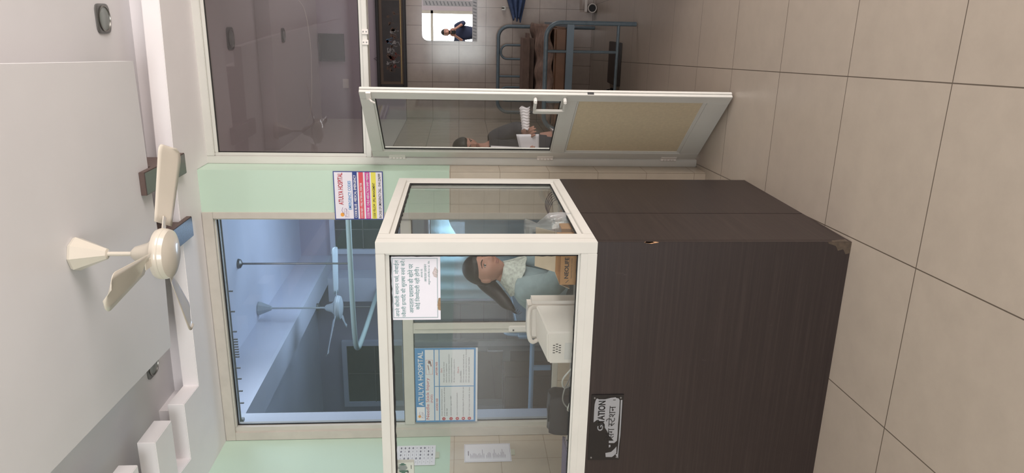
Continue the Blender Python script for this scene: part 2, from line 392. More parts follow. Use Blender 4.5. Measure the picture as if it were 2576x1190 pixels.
# soffit with stepped comb along the back and left walls
soff = [(3.0, 4.42), (3.0, 4.05), (0.05, 3.95), (-0.98, 3.89), (-2.10, 3.87), (-2.09, 3.64), (-2.44, 3.64), (-2.42, 3.46), (-2.08, 3.46), (-2.08, 3.25),
        (-2.43, 3.25), (-2.43, 3.05), (-2.07, 3.05), (-2.07, 2.84), (-2.43, 2.84), (-2.43, 2.64), (-2.07, 2.64), (-2.07, 2.43), (-2.43, 2.43), (-2.45, -3.0), (-2.7, -3.0), (-2.7, 4.3), (-1.145, 4.3), (-1.145, 4.22), (-0.885, 4.22), (-0.885, 4.42)]
struct('trim_2', MB().prism(soff, 3.03, 3.12), M_trim, 'dropped ceiling border with stepped comb edge', bevel=0.003)
lip = [(a, b) for a, b in soff]
rise = [(3.0, 4.42), (3.0, 4.15), (-0.98, 4.03), (-2.2, 4.0), (-2.2, 3.76), (-2.52, 3.76), (-2.52, -3.0), (-2.7, -3.0), (-2.7, 4.3), (-0.885, 4.3), (-0.885, 4.42)]
struct('trim_3', MB().prism(rise, 3.12, 3.23), M_trim)
# soffit underside board, slightly inset so its edge bead shows
struct('trim_4', MB().prism([(-0.18, 2.5), (-0.232, 3.563), (-0.74, 3.573), (-1.33, 3.605), (-1.705, 3.572), (-1.55, -0.8), (-0.06, -0.8)], 3.03, 3.085), M_ceil, 'large dropped ceiling panel above the fan')
struct('trim_5', MB().prism([(-0.38, 3.42), (-1.55, 3.42), (-1.42, -0.6), (-0.2, -0.6)], 3.085, 3.23), M_trim)
M_beamw = mat('brown beam laminate', (92, 74, 68), 0.5, noise=0.15, nscale=6, stretch=(1, 8, 8))
M_beam1 = mat('dark green glossy sheet', (84, 84, 80), 0.12, noise=0.05, nscale=14)
M_beam2 = mat('speckled blue granite sheet', (52, 60, 78), 0.32, noise=0.6, nscale=90)
for nm, xa, xb, mm, lb in (('ceiling_beam', -0.855, -0.742, M_beam1, 'brown ceiling beam with plain glossy underside, nearer the door'),
                           ('ceiling_beam', -1.215, -1.10, M_beam2, 'brown ceiling beam with speckled blue underside, behind the fan')):
    e = empty(nm, (xa, 3.46, 3.0), 0, lb, 'beam', 'beams bridging the dropped ceiling')
    MB().box(0, xb - xa, 0, 0.52, 0.003, 0.029).box(0.004, xb - xa - .004, 0.16, 0.41, 0.028, 0.222).build('beam_body', M_beamw, e, bevel=0.001)
    MB().box(0.004, xb - xa - 0.004, 0.004, 0.516, 0, 0.004).build('underside_sheet', mm, e)
# recessed ceiling lights
def downlight(loc, label, r=0.062, group='recessed ceiling lights'):
    e = empty('ceiling_light', loc, 0, label, 'light', group)
    MB().lathe([(r * 1.02, 0), (r * 1.02, -.006), (r * .92, -.010), (r * .86, -.010)], 40, squircle=5).build('trim_plate', M_grey, e, smooth=True)
    MB().lathe([(r * .86, -.0095), (r * .9, -.014), (r * .82, -.015), (r * .8, -.0105)], 40).build('ring', M_steel, e, smooth=True)
    MB().lathe([(r * .80, -.0105), (r * .6, -.013), (r * .2, -.0145), (.002, -.015)], 32).build('diffuser', mat('frosted diffuser', (120, 126, 122), 0.2), e, smooth=True)
    return e
downlight((-0.045, 3.74, 3.225), 'square grey recessed ceiling light with round lens, top right of the ceiling', 0.068)
downlight((-1.90, 3.75, 3.225), 'grey recessed ceiling light half hidden by the dropped panel edge', 0.068)

# ============================================================ ICU WINDOW
win = empty('window_1', (0, 0, 0), kind='structure')
wx0, wx1, wz0, wz1 = -2.645, -1.145, 0.86, 2.99
yf = 4.222
MB().box(wx0, -2.60, yf, yf + .07, wz0, wz1).box(-1.188, wx1 - .0, yf, yf + .07, wz0, wz1).box(-2.60, -1.188, yf, yf + .07, 2.958, wz1)\
    .box(-2.60, -1.188, yf, yf + .07, wz0, 0.895).box(-2.60, -1.188, yf - .006, yf + .07, 1.80, 1.865).build('window_frame', M_alu2, win, bevel=0.003)
MB().box(-2.60, -1.188, yf + .035, yf + .041, 1.865, 2.958).build('fixed_pane', M_glass_w, win)
s1 = MB().box(-1.945, -1.88, yf + .004, yf + .028, .895, 1.80).box(-1.915, -1.912, yf - .001, yf + .02, .9, 1.79).build('sliding_sash', M_alu2, win, bevel=0.002)
MB().box(-1.935, -1.892, yf - .012, yf + .006, 1.00, 1.19).build('sash_lock', M_white, s1, bevel=0.006)
MB().box(-1.925, -1.915, yf - .016, yf - .010, 1.155, 1.165).build('lock_button', M_black, s1)
MB().box(-2.60, -1.93, yf + .028, yf + .033, .895, 1.80).build('left_pane', M_glass_w, win)
MB().box(-1.90, -1.188, yf + .045, yf + .050, .895, 1.80).build('right_pane', M_glass_w, win)
g = MB()
for (a, b, c, d) in ((-2.60, -1.188, 1.865, 2.958), (-2.60, -1.945, .895, 1.80), (-1.88, -1.188, .895, 1.80)):
    t = .006; g.box(a, b, yf + .026, yf + .034, c, c + t).box(a, b, yf + .026, yf + .034, d - t, d).box(a, a + t, yf + .026, yf + .034, c, d).box(b - t, b, yf + .026, yf + .034, c, d)
g.build('gasket', M_gasket, win)

# ============================================================ DOORWAY
dw = empty('door_1', (0, 0, 0), kind='structure')
MB().box(-.885, -.838, 4.40, 4.50, 0, 3.035).box(-.838, .74, 4.40, 4.50, 2.985, 3.035).box(.69, .74, 4.40, 4.5, 0, 2.985).box(-.838, .69, 4.40, 4.50, 2.045, 2.075)\
    .build('door_frame', M_alu, dw, bevel=0.003)
MB().box(-.838, -.818, 4.412, 4.46, 2.075, 2.985).box(.67, .69, 4.412, 4.46, 2.075, 2.985).box(-.818, .67, 4.412, 4.46, 2.965, 2.985).box(-.818, .67, 4.412, 4.46, 2.075, 2.092)\
    .build('transom_frame', M_alu, dw, bevel=0.002)
MB().box(-.818, .67, 4.425, 4.431, 2.092, 2.965).build('transom_pane', M_glass_t, dw)
g = MB(); t = .005
g.box(-.818, .67, 4.418, 4.424, 2.092, 2.092 + t).box(-.818, .67, 4.418, 4.424, 2.96, 2.965).box(-.818, -.813, 4.418, 4.424, 2.092, 2.965)
g.build('gasket', M_gasket, dw)
for xx in (-.155, -.095):
    k = MB().box(xx - .014, xx + .014, 4.392, 4.4, 2.038, 2.074).build('latch_catch', M_white, dw, bevel=0.001)
    MB().lathe([(.004, 0), (.004, .002)], 12, (xx, 0, 0), Matrix.Translation((0, 4.392, 2.048)) @ Matrix.Rotation(PI / 2, 4, 'X')).lathe([(.004, 0), (.004, .002)], 12, (xx, 0, 0), Matrix.Translation((0, 4.392, 2.066)) @ Matrix.Rotation(PI / 2, 4, 'X')).build('screw', M_grey, k)
# door leaf, ajar toward us
leaf = empty('door_leaf', (-.838, 4.398, 0), math.atan2(-.545, .465), 'cream aluminium door leaf standing ajar, glass above and beige panel below', 'door')
W = .684; T = .036; Z0 = .012; Z1 = 2.035
MB().box(.006, .074, 0, T, Z0, Z1).box(W - .056, W, 0, T, Z0, Z1).box(.074, W - .056, 0, T, 1.968, Z1).box(.074, W - .056, 0, T, Z0, .135).box(.074, W - .056, 0, T, .862, .942)\
    .box(W, W + .004, .0, .016, Z0, Z1).box(W, W + .004, .020, T, Z0, Z1).build('stile_frame', M_alu, leaf, bevel=0.002)
MB().box(.074, .084, .006, .03, .942, 1.968).box(W - .064, W - .056, .006, .03, .942, 1.968).box(.084, W - .064, .006, .03, 1.958, 1.968).box(.084, W - .064, .006, .03, .942, .95)\
    .box(.074, .084, .006, .03, .135, .862).box(W - .064, W - .056, .006, .03, .135, .862).box(.084, W - .064, .006, .03, .850, .862).box(.084, W - .064, .006, .03, .135, .155).build('glazing_bead', M_alu, leaf, bevel=0.002)
MB().box(.084, W - .064, .016, .021, .95, 1.958).build('glass_pane', M_glass, leaf)
MB().box(.084, .090, .009, .016, .95, 1.958).box(.084, W - .064, .009, .016, .95, .955).box(.084, W - .064, .009, .016, 1.953, 1.958).build('gasket', M_gasket, leaf)
MB().box(.084, W - .064, .012, .024, .155, .850).build('infill_panel', M_panel, leaf)
MB().tube([(W - .030, -.002, 1.10), (W - .03, -.03, 1.10), (W - .075, -.034, 1.10)], .006, 8).build('door_handle', M_alu, leaf)
hd = MB().box(W - .035, W - .015, -.034, 0, 1.088, 1.104).box(W - .035, W - .015, -.034, 0, .928, .944).box(W - .115, W - .015, -.042, -.03, 1.088, 1.104).box(W - .115, W - .015, -.042, -.03, .928, .944)\
    .box(W - .118, W - .085, -.044, -.030, .928, 1.104).build('pull_handle', M_alu, leaf, bevel=0.004)
tag(hd, 'cream aluminium pull handle')
MB().box(W - .05, W + .012, -.012, 0, 1.972, 1.998).tube([(W - .035, -.012, 1.985), (W - .035, -.03, 1.97), (W - .05, -.03, 1.955)], .005, 8).build('tower_bolt', M_white, leaf, bevel=0.001)
MB().box(W + .004, W + .006, .006, .02, .78, .815).build('lock_slot', M_black, leaf)
for hz in (1.887, .973, .188):
    hm = MB()
    for k in range(5):
        hm.lathe([(.0075, 0), (.0075, .0175)], 12, (0, -.004, hz - .05 + k * .0205))
    hm.box(-.03, .03, -.003, 0, hz - .05, hz + .05).build('hinge', M_white, leaf, smooth=False)

# ============================================================ NURSING COUNTER
XR, YF, ZT = -0.795, 2.525, 0.985
ct = empty('nursing_counter', (XR, YF, 0), 0, 'dark brown laminate nursing station counter with chipped corner', 'counter')
MB().box(-1.885, 0, 0, .02, 0, ZT).build('front_panel', M_wood, ct, bevel=0.001)
MB().box(-.02, 0, .0205, .412, 0, ZT).build('side_panel', M_wood, ct, bevel=0.001)
MB().box(-.02, 0, .416, 1.09, 0, ZT).build('side_panel', M_wood, ct, bevel=0.001)
MB().box(-.014, -.003, .411, .417, 0, ZT).build('joint_strip', mat('worn strip', (130, 105, 92), .6), ct)
M_top = mat('worktop laminate', (150, 142, 134), 0.35, noise=0.08, nscale=14)
MB().prism([(-1.88, .021), (-.021, .021), (-.021, 1.07), (-.28, 1.07), (-.28, .50), (-1.88, .50)], ZT - .04, ZT).build('worktop', M_top, ct, bevel=0.002)
MB().box(-1.88, -1.86, .03, .48, 0, ZT - .042).build('inner_support', M_wood, ct)
MB().box(-.276, -.26, .5, 1.05, 0, ZT - .042).build('inner_support', M_wood, ct)
# chips in the laminate: bare wood and peeled edges
M_raw = mat('bare plywood', (196, 150, 112), 0.8, noise=0.3, nscale=60)
M_dk = mat('peeled laminate backing', (74, 62, 50), 0.8, noise=0.3, nscale=50)
ch = MB()
for (z, hh, ww) in ((.782, .028, .007), (.79, .02, .005)):
    ch.prism([(-.0 - ww, z), (-.002, z - hh), (.0008, z - hh * .6), (.0008, z + hh * .8), (-.003, z + hh)], -.0009, .0005, 'y')
ch.build('chip', M_raw, ct)
MB().prism([(-.045, .0), (-.050, .018), (-.030, .03), (-.036, .05), (-.016, .062), (-.008, .09), (-.0005, .095), (-.0005, 0)], -.0007, .0005, 'y').build('chip', M_dk, ct)
MB().prism([(.001, .01), (.03, .012), (.02, .05), (.012, .075), (.001, .08)], -.0001, .0007, 'x').build('chip', M_dk, ct)
# glass screen on the counter
gs = empty('glass_screen', (XR, YF, ZT + .001), 0, 'cream aluminium framed glass screen standing on the dark counter', 'screen')
H = 1.812 - ZT - .001
# front frame (members 45 wide)
MB().box(-.046, 0, 0, .045, 0, H).build('corner_post', M_alu, gs, bevel=0.0015)
MB().box(-1.885, -.046, 0, .045, H - .034, H).build('top_rail', M_alu, gs, bevel=0.0015)
MB().box(-1.885, -.046, 0, .045, 0, .062).box(-1.885, -.046, -.002, .04, .0, .037).build('bottom_rail', M_alu, gs, bevel=0.0015)
MB().box(-1.885, -.055, .012, .033, H - .049, H - .034).box(-.055, -.046, .012, .033, .062, H - .034).box(-1.885, -.055, .012, .033, .062, .07).build('glazing_bead', M_alu, gs, bevel=0.001)
MB().box(-1.885, -.055, .02, .026, .07, H - .049).build('front_pane', M_glass, gs)
def ragged(mb, p0, p1, wd, y0, y1, axis):
    n = max(8, int(abs(p1[0] - p0[0]) * 60 + abs(p1[1] - p0[1]) * 60)); A = []; B = []
    for i in range(n + 1):
        t = i / n; x = p0[0] + (p1[0] - p0[0]) * t; z = p0[1] + (p1[1] - p0[1]) * t
        if axis == 'v': A.append((x + random.uniform(-.1, .15) * wd, z)); B.append((x + wd * random.uniform(.85, 1.3), z))
        else: A.append((x, z + random.uniform(-.1, .15) * wd)); B.append((x, z + wd * random.uniform(.85, 1.3)))
    return mb, A, B
def gasket_strip(segs, y0, y1, ax, parent):
    mb = MB()
    for p0, p1, wd, d in segs:
        _, A, B = ragged(mb, p0, p1, wd, y0, y1, d)
        for i in range(len(A) - 1):
            mb.prism([A[i], A[i + 1], B[i + 1], B[i]], y0, y1, ax)
    return mb.build('gasket', M_gasket, parent)
gasket_strip([((-.0555, .07), (-.0555, H - .049), -.005, 'v'), ((-1.88, H - .049), (-.055, H - .049), -.006, 'h'), ((-1.88, .070), (-.055, .070), .004, 'h')], .014, .020, 'y', gs)
# side frame along y
MB().box(-.045, 0, .0455, .107, .0, H).box(-.045, 0, 1.05, 1.09, 0, H).box(-.045, 0, .107, 1.05, H - .04, H).box(-.045, 0, .107, 1.05, 0, .037).build('side_frame', M_alu, gs, bevel=0.0015)
MB().box(-.035, -.012, .107, .118, .037, H - .04).box(-.035, -.012, 1.035, 1.05, .037, H - .04).box(-.035, -.012, .118, 1.035, H - .058, H - .04).box(-.035, -.012, .118, 1.035, .037, .055).build('glazing_bead', M_alu, gs, bevel=0.001)
MB().box(-.027, -.021, .118, 1.035, .055, H - .058).build('side_pane', M_glass, gs)
gasket_strip([((.118, H - .058), (1.035, H - .058), -.008, 'h'), ((1.035, .055), (1.035, H - .058), -.007, 'v'), ((.118, .055), (1.035, .055), .004, 'h')], -.0215, -.014, 'x', gs)

# ============================================================ SIGNS
def sheet(name, x, y, z, w, h, m, label, cat, rz=0, thick=.003, bevel=0, group=None):
    e = empty(name, (x, y, z), rz, label, cat, group)
    MB().box(0, w, -thick / 2, thick / 2, 0, h).build('board' if thick > .0015 else 'sheet', m, e, bevel=bevel)
    return e
def ink_mat(n, c): return mat(n, c, 0.6)
I_navy = ink_mat('navy ink', (46, 66, 134)); I_red = ink_mat('red ink', (196, 52, 62)); I_blue = ink_mat('cyan ink', (40, 140, 205)); I_white = ink_mat('white ink', (236, 232, 236))
I_pink = ink_mat('magenta ink', (202, 62, 146)); I_yel = ink_mat('yellow ink', (232, 220, 92)); I_blk = ink_mat('black ink', (36, 34, 44)); I_grn = ink_mat('teal ink', (32, 112, 108))
I_org = ink_mat('orange ink', (232, 160, 66)); I_pur = ink_mat('grey violet ink', (150, 124, 158)); I_sky = ink_mat('poster blue ink', (66, 134, 190)); I_dred = ink_mat('crimson ink', (186, 56, 66))
# emergency codes board (0.295 x 0.292)
w_, h_ = .296, .291
e = sheet('emergency_codes_sign', -1.180, 4.200, 1.958, w_, h_, mat('board white', (228, 222, 230), .35), 'hospital emergency codes board with coloured stripes on the mint wall', 'sign', thick=.004)
Ink().frame(0, 0, w_, h_, .0055).build('border', I_navy, e, .0022)
Ink().rect(.0055, .152, w_ - .0055, .179).build('blue_stripe', I_navy, e, .0023)
Ink().rect(.0055, .116, w_ - .0055, .143).build('red_stripe', ink_mat('soft red ink', (214, 80, 92)), e, .0023)
Ink().rect(.0055, .078, w_ - .0055, .106).build('pink_stripe', I_pink, e, .0023)
Ink().rect(.0055, .042, w_ - .0055, .070).build('yellow_stripe', I_yel, e, .0023)
Ink().text('ATULYA HOSPITAL', .092, .236, .194, .029, .02).build('heading', I_dred, e, .0026)
k = Ink().text('EMERGENCY CODES', .062, .191, .176, .0165, .015); k.rect(.062, .1865, .238, .1878); k.build('subheading', I_blue, e, .0026)
Ink().text('CODE BLUE : MEDICAL EMERGENCY', .012, .158, .262, .0155, .025).text('CODE RED : FIRE, INTERNAL DISATER', .010, .122, .216, .0145, .015).text('CODE PINK : CHILD ABDUCTION BABY MISSING', .010, .0845, .276, .0145, .015).build('white_lettering', I_white, e, .0028)
Ink().text('CODE YELLOW : SPILL MANAGEMENT', .010, .049, .216, .0135, .015).text('IN CASE OF EMERGENCY CALL : 0141-2296999', .010, .0135, .272, .0155, .008).build('black_lettering', I_blk, e, .0028)
def logo(e, x, y, s, lift):
    Ink().disc(x + .3 * s, y + .68 * s, .22 * s, .2 * s).build('emblem_sun', I_org, e, lift)
    k = Ink(); k.line([(x + .38 * s, y + .52 * s), (x + .75 * s, y + .72 * s), (x + 1.1 * s, y + .62 * s)], .05 * s)
    k.line([(x, y + .3 * s), (x + .3 * s, y + .45 * s), (x + .9 * s, y + .48 * s), (x + 1.0 * s, y + .3 * s), (x + .8 * s, y + .2 * s)], .03 * s)
    k.line([(x, y + .02 * s), (x + .7 * s, y + .02 * s)], .03 * s); k.line([(x + .02 * s, y + .12 * s), (x + .2 * s, y + .3 * s), (x + .05 * s, y + .35 * s)], .04 * s)
    k.text('tulya', x + .3 * s, y + .1 * s, .65 * s, .26 * s); k.build('emblem_script', I_pur, e, lift)
logo(e, .014, .208, .056, .0027)
# needle stick injury poster on the window
w_, h_ = .54, .405
e = sheet('needle_stick_poster', -2.58, yf - .0115, 1.388, w_, h_, mat('poster white', (222, 222, 226), .35), 'blue and white needle stick injury poster taped on the ward window', 'poster', thick=.002)
k = Ink().rect(0, .34, w_, h_); k.rect(0, .024, .012, .34); k.rect(w_ - .012, .024, w_, .34); k.rect(0, .012, w_, .024)
k.rect(.012, .278, w_ - .012, .284); k.rect(.012, .246, w_ - .012, .252); k.rect(.262, .024, .267, .278); k.build('blue_panels', I_sky, e, .0012)
Ink().text('ATULYA HOSPITAL', .122, .352, .395, .034, .012).build('heading', I_white, e, .0016)
MB().box(.014, .114, -.0016, -.0012, .345, .398).build('emblem_panel', I_white, e, bevel=0)
logo(e, .03, .349, .046, .0019)
k = Ink().text('Needle Stick Injury', .022, .310, .305, .027).text('(NSI)', .145, .289, .06, .018)
k.text('AVOID NSI', .085, .259, .09, .013, .01).text('AFTER NSI', .345, .259, .095, .013, .01).text("Do's", .365, .229, .03, .011).text("Don't", .36, .121, .045, .011)
k.frame(.352, .290, .456, .335, .0015)
for zz in (.221, .173, .132, .092, .052): k.disc(.024, zz, .0115)
k.build('red_lettering', I_dred, e, .0015)
k = Ink()
for c, zz in zip('AVOID', (.221, .173, .132, .092, .052)): k.text(c, .0205, zz - .0045, .007, .009, .01)
k.build('roundel_letters', I_white, e, .002)
k = Ink()
for t, x, z, ww in (('always discard sharps in puncture', .045, .228, .2), ('proof container, dispose it off when', .045, .211, .212), ('3/4th full', .045, .196, .055), ('vaccination against HBV', .045, .168, .15),
                    ('observe universal precaution', .045, .128, .17), ('immediately dispose off sharps after use', .045, .088, .212), ("don't ever recap a used needle or sharp", .045, .048, .21),
                    ('Wash with soap & water', .292, .213, .15), ('inform your supervisor', .292, .197, .14), ('report to emergency department/', .292, .180, .205), ('infection control department', .292, .163, .178), ('fill the incident report form', .292, .147, .168),
                    ('DO not PANIC', .292, .104, .085), ('DO not squeeze the injured area', .292, .086, .2), ('DO not put the injured area in mounth', .292, .069, .24), ('DO not use alcohol / beradine', .292, .052, .18)):
    k.text(t, x, z, ww, .0095)
k.build('grey_lettering', ink_mat('grey ink', (92, 86, 96)), e, .0015)
k = Ink(); k.line([(.36, .314), (.385, .316)], .002); k.line([(.385, .316), (.42, .322)], .006); k.disc(.44, .314, .012, .008); k.line([(.41, .300), (.448, .308)], .008); k.build('syringe_drawing', ink_mat('drawing ink', (150, 110, 108)), e, .0015)
# Hindi notice on the screen glass
w_, h_ = .255, .183
e = sheet('hindi_notice', -1.112, 2.5425, 1.575, w_, h_, M_paper, 'white Hindi notice with teal lettering taped to the counter glass', 'notice', thick=.001)
k = Ink().frame(.008, .010, w_ - .006, h_ - .004, .0011); k.frame(.0105, .0125, w_ - .0085, h_ - .0065, .0004)
for s, x, y, ww, hh in (('अपने कीमती सामान पर्स, मोबाईल', .013, .153, .228, .020), ('ज्वैलरी इत्यादि की सुरक्षा स्वयं करें।', .011, .126, .232, .023), ('अस्पताल प्रशासन की खोने पर', .028, .101, .198, .021), ('कोई जिम्मेदारी नही होगी।', .042, .076, .170, .021),
                        ('आज्ञा से-', .172, .066, .035, .0085), ('अस्पताल प्रशासन', .155, .051, .07, .0085), ('अतुल्य हॉस्पीटल प्रा. लि.', .142, .037, .097, .0095)):
    deva_fit(k, s, x, y, ww, hh)
k.build('hindi_lettering', I_grn, e, .0008)
Ink().poly([(.038, .0), (.09, .0), (.088, .008), (.06, .012), (.04, .009)]).build('brown_tape', mat('old tape', (150, 124, 96), .6, noise=.3, nscale=80), e, .0009)
Ink().poly([(.17, .012), (.20, .008), (.215, .02), (.19, .03), (.175, .024)]).build('scratch', mat('scratched paper', (196, 184, 184), .8, noise=.2, nscale=200), e, .00065)
# nursing station plate
px, pz = -1.737, .845
e = sheet('nursing_station_plate', px, 2.5225, pz, .302, .131, mat('black plate', (20, 20, 22), .22), 'black nursing station plate with peeling silver film on counter front', 'sign', thick=.004, bevel=.0008)
M_silver = mat('silver film', (150, 152, 156), .4, .3)
def rel(L): return [(a - px, b - pz) for a, b in L]
k = Ink(); k.poly(rel([(-1.4527, 0.9557), (-1.4517, 0.9511), (-1.4553, 0.9462), (-1.4557, 0.9213), (-1.4493, 0.8967), (-1.4472, 0.8781), (-1.4507, 0.8747), (-1.4526, 0.8652), (-1.4614, 0.8609), (-1.5156, 0.8595), (-1.5721, 0.8605), (-1.6149, 0.8597), (-1.6473, 0.8604), (-1.6579, 0.8709), (-1.6573, 0.8933), (-1.6465, 0.8939), (-1.6451, 0.8749), (-1.6286, 0.8903), (-1.6213, 0.8949), (-1.607, 0.8938), (-1.6112, 0.8993), (-1.5996, 0.9047), (-1.5851, 0.9142), (-1.5709, 0.915), (-1.5601, 0.9213), (-1.5563, 0.9342), (-1.549, 0.9488), (-1.56, 0.9617), (-1.5135, 0.9623), (-1.4786, 0.9618), (-1.463, 0.9595)]))
k.poly(rel([(-1.4597, 0.8569), (-1.4598, 0.85), (-1.6224, 0.8477), (-1.6765, 0.8505), (-1.7312, 0.8502), (-1.72, 0.8573), (-1.7126, 0.8626), (-1.7091, 0.8548), (-1.6583, 0.8533), (-1.5509, 0.854)]))
k.poly(rel([(-1.7042, 0.9048), (-1.6994, 0.8811), (-1.6869, 0.8691), (-1.6744, 0.8603), (-1.7054, 0.8589), (-1.7161, 0.8672), (-1.724, 0.8763), (-1.7233, 0.9021)]))
k.poly(rel([(-1.6664, 0.8927), (-1.6655, 0.8864), (-1.6756, 0.8851), (-1.6784, 0.892)]))
k.text('G', -1.600 - px, .921 - pz, .027, .024, .02); k.build('silver_film', M_silver, e, .0022)
k = Ink(); k.text('STATION', -1.578 - px, .9175 - pz, .116, .029, .03)
deva_fit(k, 'र्सिंग', -1.650 - px, .8745 - pz, .062, .036); deva_fit(k, 'स्टेशन', -1.580 - px, .8745 - pz, .094, .036)
k.rect(-1.46 - px, .8775 - pz, -1.4575 - px, .888 - pz)
k.build('black_lettering', mat('plate black ink', (20, 20, 22), .3), e, .0026)
k = MB()
for sx, sz in ((.012, .012), (.287, .012), (.012, .118), (.287, .118)):
    MB().lathe([(.004, 0), (.003, .002)], 12, (0, 0, 0), Matrix.Translation((sx, -.002, sz)) @ Matrix.Rotation(PI / 2, 4, 'X')).build('screw', M_grey, e)
# papers on left wall
for (y0, y1, z0, z1, lb, kind) in ((3.885, 4.10, 1.66, 1.91, 'white duty roster sheet with rows of dark oval marks on left wall', 0), (3.905, 4.105, 1.175, 1.475, 'typed white list in a plastic sleeve on left wall tiles', 1)):
    e = sheet('wall_notice', -2.686, y0, z0, y1 - y0, z1 - z0, M_paper, lb, 'notice', rz=PI / 2, thick=.0014)
    k = Ink(); W2, H2 = y1 - y0, z1 - z0
    if kind == 0:
        for i in range(9):
            k.rect(.01, H2 - .018 - i * .025, W2 - .01, H2 - .0172 - i * .025)
            for j in range(5):
                if j == 0: k.disc(.035, H2 - .030 - i * .025, .004, .002, 8)
                else:
                    if random.random() < .55: k.disc(.035 + j * .038, H2 - .030 - i * .025, .012, .0052, 14)
                    else: k.line([(.026 + j * .038, H2 - .03 - i * .025), (.046 + j * .038, H2 - .03 - i * .025)], .003)
    else:
        k.frame(.006, .004, W2 - .006, H2 - .004, .0015); k.rect(.07, H2 - .03, .12, H2 - .024)
        for i in range(27):
            if i in (11, 16): continue
            k.rect(.045, H2 - .042 - i * .0085, .045 + random.choice((.03, .045, .05, .06, .09)), H2 - .0395 - i * .0085)
            k.rect(.036, H2 - .042 - i * .0085, .040, H2 - .0395 - i * .0085)
    k.build('printed_rows', ink_mat('faded ink', (112, 106, 124)), e, .0009)
    MB().box(W2 * .35, W2 * .65, -.001, .0005, -.026, .0).build('clear_tape', mat('yellowed tape', (190, 190, 170), .3), e)

# ============================================================ THINGS ON THE COUNTER
ZC = ZT + .001
# brown carton with print
M_card = mat('brown cardboard', (176, 128, 82), 0.75, noise=0.06, nscale=30)
M_card2 = mat('cardboard inside', (196, 176, 154), 0.8, noise=0.05, nscale=20)
e = empty('cardboard_carton', (-1.004, 2.625, ZC), 0, 'open brown cardboard carton with black printing behind the counter glass', 'carton')
cw, cd, chh = .172, .15, .122
MB().box(0, cw, 0, .003, 0, chh).box(0, cw, cd - .003, cd, 0, chh).box(0, .003, .003, cd - .003, 0, chh).box(cw - .003, cw, .003, cd - .003, 0, chh).box(.003, cw - .003, .003, cd - .003, 0, .003).build('carton_body', M_card, e, bevel=.0005)
MB().prism([(cd, chh - .001), (cd + .075, chh + .075), (cd + .075, chh + .078), (cd, chh + .002)], .0, cw, 'x').build('lid_flap', M_card2, e)
MB().prism([(0, chh - .001), (-.018, chh - .04), (-.019, chh - .038), (0, chh + .002)], .005, cd - .005, 'y').build('lid_flap', M_card2, e)
k = Ink(); k.text('NEOLIFE', .026, .090, .088, .0165, .03).text('Supporting Cancer Solidity', .026, .0755, .085, .006); k.rect(.072, .0865, .114, .0875); k.line([(.008, .100), (.020, .088)], .002); k.build('printing', I_blk, e, .0004)
# small carton
e = empty('small_carton', (-.925, 2.80, ZC), 0, 'small brown carton beside the plastic bag behind the side glass', 'carton')
MB().box(0, .10, 0, .085, 0, .098).build('carton_body', M_card, e, bevel=.001)
MB().box(.005, .095, .005, .08, .0981, .0986).build('tape_strip', mat('brown tape', (160, 112, 70), .3), e)
# clear plastic bag knotted at the top
M_bag = glass_mat('thin polythene', (0.86, 0.87, 0.88), 1.6, 0.12, dirt=.22)
def bagfn(u, v):
    a = 2 * PI * u; prof = [(.0, .06), (.3, .075), (.55, .07), (.72, .035), (.78, .018), (.86, .03), (1, .045)]
    for (t0, r0), (t1, r1) in zip(prof, prof[1:]):
        if t0 <= v <= t1: r = r0 + (r1 - r0) * (v - t0) / (t1 - t0); break
    r *= 1 + .10 * math.sin(5 * a + 3 * v) + .06 * math.sin(11 * a + 9 * v)
    return (r * math.cos(a) * .8, r * math.sin(a), v * .235)
e = empty('plastic_bag', (-.865, 2.965, ZC), 0, 'clear knotted plastic bag of papers behind the side glass', 'bag')
MB().grid(bagfn, 64, 40).build('bag_film', M_bag, e, smooth=True)
MB().box(-.035, .035, -.045, .045, .004, .008, Matrix.Translation((0, 0, 0.05)) @ Matrix.Rotation(1.2, 4, 'Y')).build('folded_paper', M_paper, e)
# wire basket further along the side return
e = empty('wire_basket', (-.92, 3.495, ZC), 0, 'small pink and dark wire basket seen low through side glass', 'basket')
for i in range(5):
    y = -.08 + i * .04; MB().tube([(-.06, y, .004), (-.06, y, .05), (0, y, .075), (.06, y, .05), (.06, y, .004)], .0022, 6, smooth=5).build('wire_hoop', mat('dark wire', (86, 66, 72), .4), e)
MB().tube([(-.06, -.09, .004), (.06, -.09, .004), (.06, .09, .004), (-.06, .09, .004)], .003, 6, closed=True).build('base_wire', M_white, e)
# patient monitor seen from behind
M_mon = mat('monitor casing', (224, 214, 208), 0.38, noise=0.02, nscale=6)
e = empty('patient_monitor', (-1.12, 2.64, ZC), 0, 'white patient monitor seen from behind with carry handle on the counter', 'monitor')
# front housing faces away (+y); rear housing toward us, tapering
mb = MB(); prof = []
MB().box(-.17, .0, .085, .185, .0, .235).build('screen_housing', M_mon, e, bevel=.018, seg=4, smooth=True)
def rear(bm):
    z1, z2 = .205, .158
    f = [(-.235, .0), (-.235, z2 - .01), (-.225, z2), (-.105, z2 + .005), (-.095, z2), (-.095, 0)]
    b = [(-.165, .0), (-.165, .19), (-.155, .20), (-.02, .205), (-.01, .2), (-.01, 0)]
    A = [bm.bm.verts.new((x, -.005, z)) for x, z in f]; B = [bm.bm.verts.new((x, .088, z)) for x, z in b]
    bm.bm.faces.new(A); bm.bm.faces.new(B[::-1])
    for i in range(6): bm.bm.faces.new((A[i], A[(i + 1) % 6], B[(i + 1) % 6], B[i]))
    return bm
rear(MB()).build('rear_housing', M_mon, e, bevel=.006, seg=3, smooth=True)
MB().tube([(-.025, .10, .195), (-.02, .07, .225), (-.045, .05, .235), (-.13, .05, .232), (-.165, .06, .215), (-.165, .09, .185)], .009, 10, smooth=6).build('carry_handle', M_mon, e, smooth=True)
k = MB()
